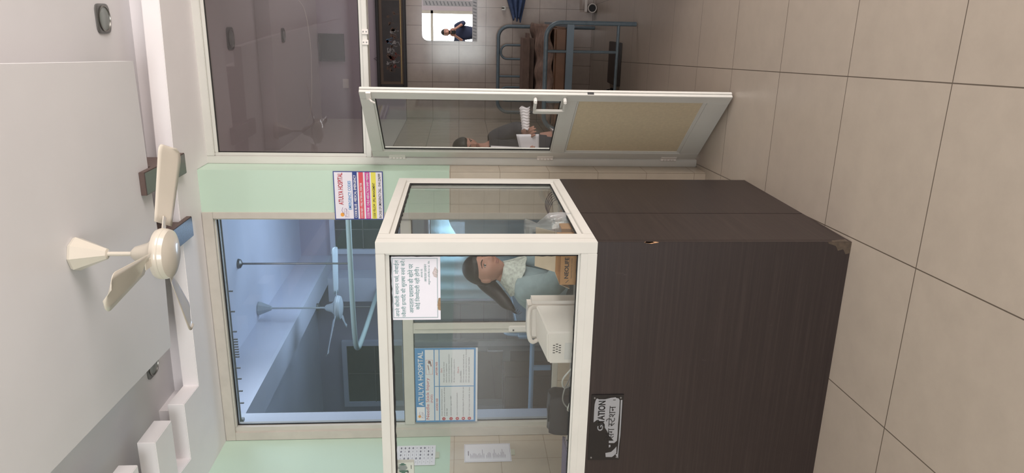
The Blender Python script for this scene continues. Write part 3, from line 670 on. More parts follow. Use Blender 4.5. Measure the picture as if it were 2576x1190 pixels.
for i in range(4):
    for j in range(3): k.box(-.185 + i * .011 + (j % 2) * .005, -.182 + i * .011 + (j % 2) * .005, -.0065, -.0045, .105 + j * .012, .114 + j * .012)
k.build('vent_slots', M_black, e)
MB().prism([(-.165, .008), (-.135, .008), (-.13, .02), (-.13, .03), (-.142, .044), (-.158, .044), (-.17, .03), (-.17, .02)], -.0075, -.004, 'y').build('power_socket', M_black, e)
MB().box(-.222, -.212, -.0065, -.004, .028, .04).box(-.224, -.198, -.0065, -.004, .010, .022).build('port_panel', M_black, e)
MB().lathe([(.012, 0), (.012, .006), (.008, .008)], 16, (0, 0, 0), Matrix.Translation((-.045, .06, .04)) @ Matrix.Rotation(PI / 2, 4, 'X') @ Matrix.Translation((0, 0, .02))).build('side_knob', M_black, e, smooth=True)
MB().box(-.215, -.14, -.0056, -.0048, .055, .09).build('rating_label', mat('pale label', (208, 202, 200), .4), e)
# cables
M_cable = mat('grey white cable', (190, 188, 184), 0.45)
MB().tube([(-1.342, 2.632, 1.012), (-1.36, 2.60, 1.05), (-1.42, 2.62, 1.08), (-1.49, 2.68, 1.06), (-1.50, 2.74, 1.0), (-1.56, 2.76, .994), (-1.60, 2.70, 1.02), (-1.57, 2.64, 1.05), (-1.50, 2.63, 1.03), (-1.46, 2.65, .995), (-1.52, 2.66, .992)], .0035, 8, smooth=8).build('power_cable', M_cable, None, smooth=True)
tag(bpy.data.objects['power_cable'], 'white looping cable plugged into the back of the monitor', 'cable')
MB().tube([(-1.37, 2.72, .992), (-1.44, 2.70, 1.03), (-1.52, 2.70, 1.06), (-1.60, 2.74, 1.05), (-1.63, 2.70, 1.0), (-1.58, 2.62, .994), (-1.5, 2.6, .992), (-1.42, 2.61, .992)], .003, 8, smooth=8).build('sensor_cable', mat('mid grey cable', (140, 138, 136), .5), None, smooth=True)
tag(bpy.data.objects['sensor_cable'], 'thin grey cable coiled between monitor and black bag', 'cable')
# black bag
M_bb = mat('black nylon', (34, 34, 40), 0.7, noise=0.15, nscale=12, bump=0.4, bscale=40)
def bag2(u, v):
    a = 2 * PI * u; n = 7; c, s = math.cos(a), math.sin(a); k = 1 / (abs(c) ** n + abs(s) ** n) ** (1 / n)
    top = 1 - .10 * max(0, v - .8) / .2
    return (.100 * k * c * top * (1 + .02 * math.sin(7 * v + 3 * a)), .055 * k * s * top, .118 * v + .003 * math.sin(5 * a))
e = empty('black_bag', (-1.69, 2.83, ZC), 0, 'soft black fabric bag standing behind the counter glass', 'bag')
mb = MB().grid(bag2, 48, 12); bmesh.ops.remove_doubles(mb.bm, verts=mb.bm.verts, dist=.0005); bmesh.ops.holes_fill(mb.bm, edges=mb.bm.edges)
mb.build('bag_body', M_bb, e, smooth=True)
MB().tube([(-.05, .0, .114), (-.03, -.02, .121), (.03, -.025, .121), (.05, -.01, .114)], .004, 8, smooth=5).build('bag_strap', M_bb, e, smooth=True)
# registers: stack of books at the far left
z = ZC
for i, (c, t, lb) in enumerate((((58, 88, 60), .020, 'dark green bound register, bottom of the stack at the counter end'), ((206, 202, 206), .010, 'white paper file above the green register'), ((84, 118, 84), .011, 'thin green notebook in the middle of the stack'),
                                ((204, 188, 222), .008, 'pale violet file near the top of the register stack'), ((82, 64, 108), .006, 'dark purple thin notebook on top of the stack'))):
    e = empty('register_book', (-2.06 + .01 * i, 2.60 + .012 * (i % 2), z), .03 * i - .05, lb, 'book', 'registers stacked on the counter')
    col = mat('book cover %d' % i, c, .5)
    MB().box(0, .24, 0, .17, 0, .0015).box(0, .24, 0, .17, t - .0015, t).box(0, .24, .168, .17, 0, t).build('cover', col, e, bevel=.0004)
    MB().box(.003, .237, .003, .167, .0016, t - .0016).build('pages', M_paper, e)
    z += t + .0004
# slim green and white box taped high inside the front pane, lying on its side
e = empty('product_box', (-1.753, 2.556, 1.69), 0, 'slim white box with green and grey picture at the upper left inside the glass', 'box')
MB().box(-.20, 0, 0, .022, 0, .082).build('box_body', M_white, e, bevel=.001)
k = Ink(); k.rect(-.006, .040, .004 - .006, .052); k.poly([(-.012, .03), (-.006, .036), (-.006, .056), (-.012, .062)]); k.poly([(-.045, .03), (-.036, .022), (-.036, .062), (-.045, .058)]); k.rect(-.11, .036, -.045, .052); k.build('green_picture', ink_mat('bottle green ink', (52, 98, 84)), e, .0008)
k = Ink(); k.disc(-.024, .046, .012, .019); k.build('dial_picture', ink_mat('dial grey ink', (140, 140, 142)), e, .0009)
k = Ink(); k.rect(-.030, .010, -.012, .0125); k.rect(-.048, .022, -.040, .028); k.rect(-.056, .022, -.052, .028); k.build('small_print', I_blk, e, .0009)

# ============================================================ CEILING FAN
M_fan = mat('cream fan enamel', (208, 200, 186), 0.28, noise=0.03, nscale=6, coat=.4)
def fan(loc, ztop, zhub, label, mm, ang, R=.1, BL=.34, bladew=.055, rod=.009):
    x, y = loc
    e = empty('ceiling_fan', (x, y, ztop), 0, label, 'fan', 'ceiling fans')
    h = ztop - zhub
    MB().lathe([(.066, -.001), (.07, -.012), (.062, -.03), (.028, -.11), (.022, -.125), (.016, -.128)], 8 if R > .09 else 24).build('canopy', mm, e, smooth=True)
    MB().lathe([(rod, -.12), (rod, -h + .10)], 14).build('down_rod', mm, e, smooth=True)
    MB().lathe([(.016, -h + .125), (.03, -h + .11), (.045, -h + .06), (.068, -h + .035), (.06, -h + .03)], 32).build('motor_cap', mm, e, smooth=True)
    MB().lathe([(.06, -h + .03), (R * .96, -h + .022), (R, -h + .010), (R, -h), (R * .98, -h - .004), (R * .97, -h - .006), (R * .985, -h - .010), (R * .93, -h - .026), (R * .6, -h - .04), (.01, -h - .045)], 48).build('motor_housing', mm, e, smooth=True)
    for k in range(3):
        a = ang + k * 2 * PI / 3
        mt = Matrix.Rotation(a, 4, 'Z')
        b = MB().box(R * .6, R + .05, -.016, .016, -h + .010, -h + .014, mt).build('blade_arm', mm, e)
        def bf(u, v):
            rr = R + .02 + u * BL; u = u ** .6; rr = R + .02 + u * BL; wv = bladew * (.72 + .55 * u) * (1 if u < .85 else math.sqrt(max(0.012, 1 - ((u - .85) / .15) ** 2)) ** .6)
            return mt @ Vector((rr, (v - .5) * 2 * wv, -h + .016 - (v - .5) * .035))
        bl = MB().grid(bf, 40, 6).build('blade', mm, e, smooth=True, solid=.002); b.parent = bl
    return e
fan((-.935, 2.815), 3.03, 2.685, 'cream ceiling fan hanging from the dropped panel above the counter', M_fan, math.radians(30), R=.103, BL=.33, bladew=.06)

# ============================================================ ICU BEYOND THE WINDOW
struct('wall_partition', MB().box(-1.185, -1.15, 4.5, 8.5, 0, 3.45), M_wall_p)
struct('wall_icu', MB().box(-7.5, -1.1, 8.5, 8.6, 0, 3.5).box(-7.5, -7.4, 4.3, 8.5, 0, 3.5), M_wall_i)
struct('wall_side', MB().box(-7.5, -2.65, 4.345, 4.48, 0, 3.5), M_blue)
struct('wall_pillar', MB().box(-3.34, -3.04, 8.2, 8.5, 0, 3.09), M_blue)
struct('ceiling_icu', MB().box(-2.85, -1.185, 4.345, 8.6, 3.45, 3.55).box(-7.5, -3.12, 4.345, 8.6, 3.3, 3.55), M_blue)
struct('trim_6', MB().box(-3.12, -2.85, 4.48, 8.5, 3.09, 3.5), M_blue)
# curtain track just behind the window head
e = empty('curtain_rail', (-2.6, 4.36, 2.955), 0, 'grey curtain rail with small hooks just inside the window head', 'rail')
MB().tube([(-.02, 0, .02), (1.42, 0, .02)], .006, 10).build('rail_tube', M_grey, e, smooth=True)
k = 0
for x in [.10, .19, .28, .36] + [.44 + i * .018 for i in range(8)] + [.62, .76, .9]:
    MB().box(x - .004, x + .004, -.004, .004, -.012, .012).build('rail_hook', M_grey, e)
MB().box(-.04, -.02, -.01, .02, 0, .04).box(1.42, 1.445, -.01, .02, 0, .04).build('rail_bracket', M_grey, e)
# suspended L-shaped bed screen track
M_trk = mat('pale green track', (176, 192, 184), .4)
e = empty('curtain_track', (-2.12, 6.1, 2.476), 0, 'pale L-shaped bed curtain track hung from the ward ceiling', 'track')
MB().tube([(.75, 0, 0), (.1, 0, 0), (-.45, .02, 0), (-.80, .08, 0), (-.93, .22, 0), (-.97, .5, 0), (-1.0, 1.2, 0), (-1.02, 2.3, 0)], .024, 12, smooth=6).build('track_tube', M_trk, e, smooth=True)
for x, y, zt in ((0, 0, .973), (-1.0, 1.4, .613), ):
    MB().tube([(x, y, zt), (x, y, .01)], .009, 8).lathe([(.045, zt), (.04, zt - .02), (.015, zt - .035)], 16, (x, y, 0)).build('hanger_rod', M_grey, e, smooth=True)
f2 = fan((-2.74, 6.57), 3.45, 2.69, 'pale ward ceiling fan on a long rod beyond the window', mat('ward fan enamel', (176, 184, 188), .35), math.radians(8), R=.12, BL=.46, bladew=.05, rod=.009)
# high window with mesh, far wall
def icu_window(name, x0, x1, z0, z1, bars):
    e = tag(empty(name, (0, 0, 0)), kind='structure')
    MB().box(x0 - .06, x0, 8.44, 8.5, z0 - .06, z1 + .06).box(x1, x1 + .06, 8.44, 8.5, z0 - .06, z1 + .06).box(x0, x1, 8.44, 8.5, z1, z1 + .06).box(x0, x1, 8.44, 8.5, z0 - .06, z0).build('window_frame', M_blue, e)
    MB().box(x0, x1, 8.47, 8.49, z0, z1).build('dark_mesh', mat('dark window mesh', (50, 60, 60), .4, noise=.1, nscale=5), e)
    k = MB()
    for b in bars: k.box(b - .006, b + .006, 8.455, 8.47, z0, z1)
    k.box(x0, x1, 8.455, 8.47, (z0 + z1) / 2 - .006, (z0 + z1) / 2 + .006).build('window_bar', M_grey, e)
    return e
icu_window('window_2', -4.86, -4.05, 2.25, 2.95, (-4.45,))
icu_window('window_4', -2.75, -2.15, 2.35, 3.02, (-2.5,))
e = tag(empty('door_2', (0, 0, 0)), kind='structure')
MB().box(-5.0, -4.93, 8.44, 8.5, 0, 2.15).box(-4.07, -4.0, 8.44, 8.5, 0, 2.15).box(-4.93, -4.07, 8.44, 8.5, 2.08, 2.15).build('door_frame', M_alu2, e)
MB().box(-4.93, -4.85, 8.45, 8.49, .02, 2.08).box(-4.15, -4.07, 8.45, 8.49, .02, 2.08).box(-4.85, -4.15, 8.45, 8.49, .02, .12).box(-4.85, -4.15, 8.45, 8.49, .85, .95).box(-4.85, -4.15, 8.45, 8.49, 2.0, 2.08).build('door_rails', mat('grey door rail', (150, 152, 150), .5), e)
MB().box(-4.85, -4.15, 8.46, 8.48, .95, 2.0).build('door_glass', mat('dark green glass', (44, 56, 54), .15), e)
MB().box(-4.85, -4.15, 8.46, 8.48, .12, .85).build('door_panel', mat('green grey panel', (108, 112, 106), .5), e)
MB().tube([(-4.12, 8.45, 1.15), (-4.12, 8.40, 1.15), (-4.12, 8.40, .95), (-4.12, 8.45, .95)], .01, 8).build('door_handle', M_white, e)
e = empty('reflection_cabinet', (-5.05, 7.9, 0), 0, 'added low cabinet at the far side of the ward, its brown imitating a reflection', 'cabinet')  # made-up cabinet, its brown stands in for a reflection
MB().box(0, .82, .02, .42, .05, .95).build('cabinet_body', mat('brown reflection', (84, 72, 64), .5, noise=.1, nscale=5), e, bevel=.004)
for x in (.01, .415): MB().box(x, x + .395, 0, .018, .08, .93).build('cabinet_door', mat('brown reflection door', (92, 80, 72), .5), e, bevel=.003)
# ward curtain
e = empty('ward_curtain', (-2.35, 6.9, 0), 0, 'pale blue green curtain hanging behind the nurse in the ward', 'curtain')
MB().grid(lambda u, v: (-.45 + u * .95 + .015 * math.sin(u * 31) * (1 - v), .05 * math.sin(u * 40) * (1.1 - v) + .03, .35 + v * 1.45), 90, 14).build('curtain_cloth', mat('pale teal cloth', (166, 190, 192), .8), e, smooth=True, solid=.003)
MB().tube([(-.5, .03, 1.82), (.55, .03, 1.82)], .012, 8).build('curtain_rod', M_grey, e)
k = MB().box(-.5, -.485, .02, .04, 0, 1.82).box(.54, .555, .02, .04, 0, 1.82).build('stand_pole', M_grey, e)
# hospital bed in the ward
M_bedb = mat('pale blue moulded plastic', (150, 178, 196), .35)
e = empty('hospital_bed', (-2.30, 5.0, 0), 0, 'ward bed with pale blue moulded end board beyond the window', 'bed')
MB().box(-.035, 0, -.05, .85, .45, 1.07).build('end_board', M_bedb, e, bevel=.015, seg=3, smooth=True)
MB().tube([(-.018, .0, 1.05), (-.018, .03, 1.15), (-.018, .17, 1.15), (-.018, .2, 1.05)], .014, 8, smooth=5).build('board_handle', M_bedb, e, smooth=True)
MB().box(-1.95, -.04, 0, .8, .42, .50).build('bed_frame', M_grey, e, bevel=.004)
MB().box(-1.93, -.05, .02, .78, .5, .64).build('mattress', mat('grey green mattress', (120, 136, 134), .6), e, bevel=.03, seg=3, smooth=True)
MB().tube([(-.05, -.03, .95), (-1.2, -.03, .95)], .018, 8).box(-.3, -.27, -.045, -.015, .45, .95).box(-1.1, -1.07, -.045, -.015, .45, .95).build('side_rail', M_bedb, e)
for x in (-.1, -1.85):
    for y in (.05, .75): MB().box(x - .02, x + .02, y - .02, y + .02, 0, .42).build('leg', M_grey, e)

# ============================================================ PATIENT ROOM
struct('wall_far', MB().box(-1.2, 3.6, 8.37, 8.5, 0, 3.4), M_wall_f)
struct('wall_room_right', MB().box(3.0, 3.1, 4.5, 8.5, 0, 3.4), M_plaster)
M_ceil_d = mat('room ceiling', (206, 198, 200), .6)
struct('ceiling_room', MB().box(-1.15, 3.1, 4.52, 6.35, 3.2, 3.3).box(-1.15, 3.1, 6.35, 8.5, 3.08, 3.3), M_ceil_d)
downlight((-.19, 5.62, 3.2), 'grey recessed light in the patient room ceiling seen through the transom', .08, 'patient room lights')
downlight((-.19, 6.75, 3.08), 'chrome ringed ceiling light deeper in the patient room', .06, 'patient room lights')
e = empty('exhaust_vent', (-.51, 8.34, 2.79), 0, 'dark square exhaust opening high on the far wall', 'vent')
MB().box(0, .3, 0, .03, 0, .025).box(0, .3, 0, .03, .255, .28).box(0, .025, 0, .03, .025, .255).box(.275, .3, 0, .03, .025, .255).build('vent_frame', mat('dark frame', (52, 54, 54), .4), e, bevel=.003)
MB().box(.025, .275, .018, .028, .025, .255).build('vent_cover', mat('dark vent', (40, 44, 44), .4), e)
e = MB().tube([(.12, 7.4, 3.06), (.0, 7.4, 3.0), (-.37, 7.4, 2.97), (-.9, 7.4, 3.0), (-1.08, 7.4, 3.07)], .004, 8, smooth=8).build('hanging_wire', M_white, None, smooth=True)
tag(e, 'thin white wire sagging across the patient room ceiling', 'wire')
e = empty('switch_plate', (-.80, 8.36, 2.76), 0, 'small white switch plate high on the far wall', 'switch')
MB().box(0, .10, -.006, .008, 0, .065).build('plate', M_white, e, bevel=.002)
MB().box(.02, .045, -.010, -.006, .015, .05).box(.055, .08, -.010, -.006, .015, .05).build('rocker', M_white, e, bevel=.001)
# framed picture
e = empty('framed_picture', (-.79, 8.35, 2.10), 0, 'wide dark framed picture of small figures above the wall tiles', 'picture')
Wp, Hp = 1.02, .335
MB().box(0, Wp, -.03, .02, 0, .04).box(0, Wp, -.03, .02, Hp - .04, Hp).box(0, .04, -.03, .02, .04, Hp - .04).box(Wp - .04, Wp, -.03, .02, .04, Hp - .04).build('picture_frame', mat('black frame', (34, 30, 32), .4), e, bevel=.008, seg=3)
k = MB()
for i in range(78): k.ball((.02 + i * .0127, -.034, .036), .0035, 6); k.ball((.02 + i * .0127, -.034, Hp - .036), .0035, 6)
k.build('bead_trim', mat('dull gilt', (96, 84, 70), .4, .5), e, smooth=True)
MB().box(.04, Wp - .04, -.012, 0, .04, Hp - .04).build('mount', mat('brown mount', (104, 88, 76), .6), e)
MB().box(.075, Wp - .075, -.015, -.012, .075, Hp - .07).build('painting', mat('dark painting', (46, 38, 36), .4, noise=.3, nscale=10), e)
MB().box(.05, Wp - .05, -.016, -.012, .058, .062).build('gilt_line', mat('gilt', (190, 160, 100), .3, .7), e)
figs = {'pale_figures': ((150, 146, 146), []), 'ruddy_figures': ((122, 64, 54), []), 'blue_figure': ((96, 124, 154), []), 'brown_figures': ((96, 74, 62), [])}
for key, n, xs in (('pale_figures', 9, (.22, .66)), ('ruddy_figures', 6, (.18, .72)), ('blue_figure', 3, (.50, .58)), ('brown_figures', 14, (.15, .85))):
    k = Ink()
    for i in range(n):
        cx = random.uniform(*xs); cz = random.uniform(.12, .22); L_ = []
        for q in range(9):
            a = 2 * PI * q / 9; r = random.uniform(.006, .024); L_.append((cx + r * math.cos(a) * 1.2, cz + r * math.sin(a)))
        k.poly(L_)
        k.line([(cx, cz), (cx + random.uniform(-.03, .03), cz - .04), (cx + random.uniform(-.04, .04), cz - .055)], .005)
    k.build(key, ink_mat(key + ' paint', figs[key][0]), e, .0156)
MB().tube([(.30, 0, Hp), (.32, .01, Hp + .035), (.33, 0, Hp)], .003, 6).build('hanging_cord', M_black, e)
# mirror
e = empty('wall_mirror', (-.262, 8.362, 1.312), 0, 'bright wall mirror with etched patterned border over the bed', 'mirror')
mr = math.radians(.65)
inner = MB().prism([(0.0, 0.0), (.62, 0), (.62, .612), (.055, .612), (.03, .605), (.012, .588), (.0, .56)], 0, .006, 'y').build('mirror_glass', mat('silvered glass', (238, 240, 242), 0.0, 1.0), e)
k = Ink(); k.rect(.0, .0, .55, .055); k.rect(.37, .055, .43, .6); k.build('etched_band', mat('frosted etching', (206, 206, 208), .5), e, .001)
k = Ink()
for i in range(14): k.poly([(.02 + i * .035, .008), (.032 + i * .035, .008), (.042 + i * .035, .045), (.03 + i * .035, .045)])
for i in range(13): k.poly([(.378, .07 + i * .04), (.378, .082 + i * .04), (.42, .098 + i * .04), (.42, .086 + i * .04)])
k.build('etched_pattern', mat('grey etching', (120, 122, 126), .3), e, .0014)
e.rotation_euler = (mr, 0, .02)
# blue garment on a hook
M_gar = mat('blue denim cloth', (74, 92, 128), .85, noise=.2, nscale=20)
e = empty('hanging_garment', (.10, 8.30, .80), 0, 'dark blue garment hanging on the far tiled wall', 'garment')
MB().grid(lambda u, v: (-.14 + .05 * abs(math.sin(v * PI * 2)) * (1 - u) + u * .36 + .02 * (v - .5), -.01 + .022 * math.sin(v * 19 + u * 1.5) - .012 * math.sin(v * PI), .09 + (v - .5) * (.11 + .16 * u) - .035 * (1 - u) * v), 24, 40).build('cloth', M_gar, e, smooth=True, solid=.012)
MB().box(-.02, .02, .03, .065, .2, .24).tube([(0, .04, .22), (0, -.04, .22), (0, -.05, .245)], .006, 8).build('wall_hook', M_steel, e)
# bed
M_tub = mat('blue grey tube enamel', (104, 120, 130), .35, noise=.12, nscale=30)
e = empty('patient_bed', (-.03, 6.25, 0), 0, 'blue tubular patient bed with brown mattress seen through the doorway', 'bed')
def arch(x0, x1, z0, zt, y, r, rb=.12):
    pts = [(x0, y, z0), (x0, y, zt - rb)]
    for q in range(1, 7): a = PI * q / 12; pts.append((x0 + (rb - rb * math.cos(a)) * (1 if x1 > x0 else -1), y, zt - rb + rb * math.sin(a)))
    s = 1 if x1 > x0 else -1
    for q in range(0, 7): a = PI * q / 12; pts.append((x1 - s * (rb - rb * math.sin(a)), y, zt - rb + rb * math.cos(a)))
    pts += [(x1, y, zt - rb), (x1, y, z0)]
    return pts
MB().tube(arch(0, -.90, .01, .775, 0, .019), .019, 12).build('foot_frame', M_tub, e, smooth=True)
MB().tube([(-.0, 0, .16), (-.90, 0, .16)], .013, 10).tube([(-.235, 0, .16), (-.235, 0, .76)], .012, 10).tube([(-.66, 0, .16), (-.66, 0, .76)], .012, 10).build('foot_bars', M_tub, e, smooth=True)
MB().box(-.90, 0, -.012, .012, .54, .60).build('end_rail', mat('blue grey flat rail', (112, 130, 144), .4), e, bevel=.002)
MB().tube(arch(-.06, -1.0, .01, 1.08, 1.95, .019), .019, 12).build('head_frame', M_tub, e, smooth=True)
k = MB()
k.tube(arch(-.26, -.41, .62, 1.05, 1.95, .012, .07), .012, 10).tube([(-.60, 1.95, .62), (-.60, 1.95, 1.07)], .012, 10).tube(arch(-.72, -.87, .62, 1.05, 1.95, .012, .07), .012, 10).build('head_bars', M_tub, e, smooth=True)
MB().box(-.035, -.005, .02, 1.93, .53, .575).box(-.91, -.88, .02, 1.93, .53, .575).build('side_rail', M_tub, e, bevel=.002)
M_matt = mat('brown rexine', (122, 88, 66), .5, noise=.12, nscale=8)
MB().box(-.88, -.035, .03, 1.90, .585, .70).build('mattress', M_matt, e, bevel=.02, seg=3, smooth=True)
tag(MB().grid(lambda u, v: (-.90 + u * .88, .03 + v * 1.75, .715 + .012 * math.sin(u * 23 + v * 5) + .010 * math.sin(v * 31) + .02 * math.exp(-((u - .9) * 8) ** 2)), 40, 60)
    .build('bed_sheet', mat('brown patterned sheet', (126, 104, 92), .8, noise=.3, nscale=22), e, smooth=True, solid=.02), 'crumpled brown patterned sheet')
MB().box(-.80, -.12, 1.35, 1.80, .735, .85).build('pillow', mat('pillow brown', (118, 98, 88), .8, noise=.15, nscale=12), e, bevel=.05, seg=4, smooth=True)
# slab lying on floor under bed
e = tag(MB().box(-.60, -.2, 6.78, 7.25, .002, .03).build('floor_board', mat('dark board', (52, 44, 42), .35), bevel=.004), 'dark rectangular board lying on the floor under the bed', 'board')
e = empty('black_shoe', (-.72, 7.2, 0), .4, 'black rubber slipper under the bed near the door edge', 'shoe')
MB().prism([(-.045, -.13), (-.02, -.15), (.02, -.15), (.042, -.10), (.035, .0), (.045, .08), (.02, .13), (-.02, .13), (-.045, .08), (-.035, .0)], .001, .02).build('sole', M_black, e, bevel=.004)
MB().tube([(-.04, -.03, .015), (-.02, -.05, .055), (.02, -.05, .055), (.04, -.03, .015)], .012, 8, smooth=5).build('strap', M_black, e, smooth=True)
# low white rail with round pipe end at the right
e = empty('waste_pipe', (.12, 8.0, .0), 0, 'short grey pipe with white rim beside a pale rail near the far floor', 'pipe')
MB().lathe([(.045, 0), (.045, .2)], 24, (0, 0, 0), Matrix.Translation((0, .36, .055)) @ Matrix.Rotation(PI / 2, 4, 'X')).build('pipe_body', M_grey, e, smooth=True)
MB().tube([(.045 * math.cos(a * PI / 12), .16, .055 + .045 * math.sin(a * PI / 12)) for a in range(24)], .006, 8, closed=True).build('pipe_rim', M_white, e)
MB().lathe([(.039, 0), (.039, .003)], 24, (0, 0, 0), Matrix.Translation((0, .162, .055)) @ Matrix.Rotation(PI / 2, 4, 'X')).build('pipe_hole', M_black, e)
MB().box(-.04, .4, .17, .2, .11, .135).build('pale_rail', M_white, e, bevel=.002)

# ============================================================ PEOPLE
def skin_mesh(nodes, edges, sub=2, root=None):
    names = list(nodes); me = bpy.data.meshes.new('sk')
    me.from_pydata([nodes[n][0] for n in names], [(names.index(a), names.index(b)) for a, b in edges], [])
    o = bpy.data.objects.new('sk', me); COL.objects.link(o)
    md = o.modifiers.new('s', 'SKIN'); md.use_smooth_shade = True
    sv = me.skin_vertices[0].data
    for i, n in enumerate(names):
        r = nodes[n][1]; sv[i].radius = (r, r) if isinstance(r, (int, float)) else r
        sv[i].use_root = (n == (root or names[0]))
    o.modifiers.new('ss', 'SUBSURF').levels = sub
    o.modifiers['ss'].render_levels = sub
    out = mesh_of(o, 'sk'); bpy.data.objects.remove(o); bpy.data.meshes.remove(me)
    return out
def gauss(a, s): return math.exp(-(a / s) ** 2)
def head_pt(d, off=0.0, feat=True):
    x, y, z = d
    px, py, pz = .074 * x, .094 * y, .116 * z
    if z < 0:
        px *= 1 - .34 * (-z) ** 1.6
        if y > 0: py *= 1 - .45 * (-z)
        else: py *= 1 - .10 * (-z) ** 2
    if z < -.2 and y < 0: pz *= 1 + .05 * (-y)
    if y < 0 and feat:
        py *= 1 - .10 * gauss(pz - .01, .05) * gauss(px, .06) * 0
        f = 0.0
        f += .020 * gauss(px, .011) * gauss(pz + .026, .014) + .009 * gauss(px, .008) * gauss(pz + .002, .024) + .006 * (gauss(px - .012, .007) + gauss(px + .012, .007)) * gauss(pz + .033, .008)
        f -= .008 * gauss(abs(px) - .031, .016) * gauss(pz - .006, .013)
        f += .004 * gauss(abs(px) - .028, .02) * gauss(pz - .026, .007)
        f += .0055 * gauss(px, .022) * (gauss(pz + .054, .0055) + gauss(pz + .065, .006))
        f -= .002 * gauss(px, .03) * gauss(pz + .0595, .0022)
        f += .006 * gauss(px, .02) * gauss(pz + .098, .014)
        f += .004 * gauss(abs(px) - .045, .02) * gauss(pz + .03, .02)
        py -= f
    p = Vector((px, py, pz)); n = Vector((x / .074, y / .094, z / .116)).normalized()
    return p + n * off
def head_grid(off, cond, feat=True, nu=120, nv=90, hfun=None):
    mb = MB(); V = {}
    for j in range(nv + 1):
        la = PI * (j / nv - .5)
        for i in range(nu):
            lo = 2 * PI * i / nu
            dd = (math.cos(la) * math.cos(lo), math.cos(la) * math.sin(lo), math.sin(la)); oo = off
            if hfun: oo = max(-.008, min(off, hfun(head_pt(dd, 0, False)) * .55))
            V[i, j] = mb.bm.verts.new(head_pt(dd, oo, feat))
    for j in range(nv):
        for i in range(nu):
            q = [V[i, j], V[(i + 1) % nu, j], V[(i + 1) % nu, j + 1], V[i, j + 1]]
            c = sum((v.co for v in q), Vector()) / 4
            if cond(c): mb.bm.faces.new(q)
    bmesh.ops.remove_doubles(mb.bm, verts=mb.bm.verts, dist=.00005)
    bmesh.ops.delete(mb.bm, geom=[v for v in mb.bm.verts if not v.link_faces], context='VERTS')
    return mb
def face_y(px, pz):
    best = None
    for i in range(200):
        lo = PI + PI * i / 200
        for j in range(0):
            pass
    # march: solve direction giving (px, pz)
    z = pz / .116; x = px / (.074 * ((1 - .34 * (-z) ** 1.6) if z < 0 else 1)); y = -math.sqrt(max(0, 1 - x * x - z * z))
    return head_pt((x, y, z)).y
def hand_nodes(N, E, wrist, tip_dir, palm_n, side, pre, curl=.5, s=1.0):
    t = Vector(tip_dir).normalized(); n = Vector(palm_n).normalized(); b = t.cross(n).normalized() * side; w_ = Vector(wrist)
    N[pre + 'palm'] = (tuple(w_ + t * .045 * s), (.024 * s, .016 * s)); E.append((pre + 'wrist', pre + 'palm'))
    for k, (o, L) in enumerate(((-.030, .075), (-.011, .085), (.010, .080), (.029, .062))):
        p0 = w_ + t * .082 * s + b * o * s; a = curl * .5
        p1 = p0 + (t * math.cos(a) - n * math.sin(a)) * L * .45 * s
        a2 = curl * 1.4; p2 = p1 + (t * math.cos(a2) - n * math.sin(a2)) * L * .35 * s
        a3 = curl * 2.1; p3 = p2 + (t * math.cos(a3) - n * math.sin(a3)) * L * .28 * s
        prev = pre + 'palm'
        for q, (p, r) in enumerate(((p0, .0105), (p1, .009), (p2, .008), (p3, .0068))):
            nm = f'{pre}f{k}{q}'; N[nm] = (tuple(p), r * s); E.append((prev, nm)); prev = nm
    th0 = w_ + t * .028 * s + b * -.034 * s; th1 = th0 + (t * .7 - b * .6 - n * .3).normalized() * .034 * s; th2 = th1 + (t * .9 - b * .1 - n * .3).normalized() * .03 * s
    prev = pre + 'palm'
    for q, (p, r) in enumerate(((th0, .013), (th1, .0105), (th2, .0085))):
        nm = f'{pre}t{q}'; N[nm] = (tuple(p), r * s); E.append((prev, nm)); prev = nm
def body(root, N, E, headM, skinm):
    me = skin_mesh(N, E, 2)
    bm = bmesh.new(); bm.from_mesh(me); bpy.data.meshes.remove(me)
    hb = head_grid(0, lambda c: True); 
    for sx in (-1, 1):
        hb.ball((sx * .073, .012, -.008), (.009, .017, .030), 14)
    bmesh.ops.transform(hb.bm, matrix=headM, verts=hb.bm.verts)
    t = bpy.data.meshes.new('h'); hb.bm.to_mesh(t); hb.bm.free(); bm.from_mesh(t); bpy.data.meshes.remove(t)
    me = bpy.data.meshes.new('b'); bm.to_mesh(me); bm.free()
    o = bpy.data.objects.new('b', me); COL.objects.link(o)
    r = o.modifiers.new('r', 'REMESH'); r.mode = 'VOXEL'; r.voxel_size = .0042; r.use_smooth_shade = True
    sm = o.modifiers.new('sm', 'SMOOTH'); sm.iterations = 2; sm.factor = .5
    out = mesh_of(o, 'body'); bpy.data.objects.remove(o); bpy.data.meshes.remove(me)
    out.materials.clear(); out.materials.append(skinm)
    b = bpy.data.objects.new('body', out); COL.objects.link(b); b.parent = root
    return b
def cloth(root, name, N, E, m, sub=2):
    me = skin_mesh(N, E, sub); me.materials.append(m)
    o = bpy.data.objects.new(name, me); COL.objects.link(o); o.parent = root
    for p in me.polygons: p.use_smooth = True
    return o
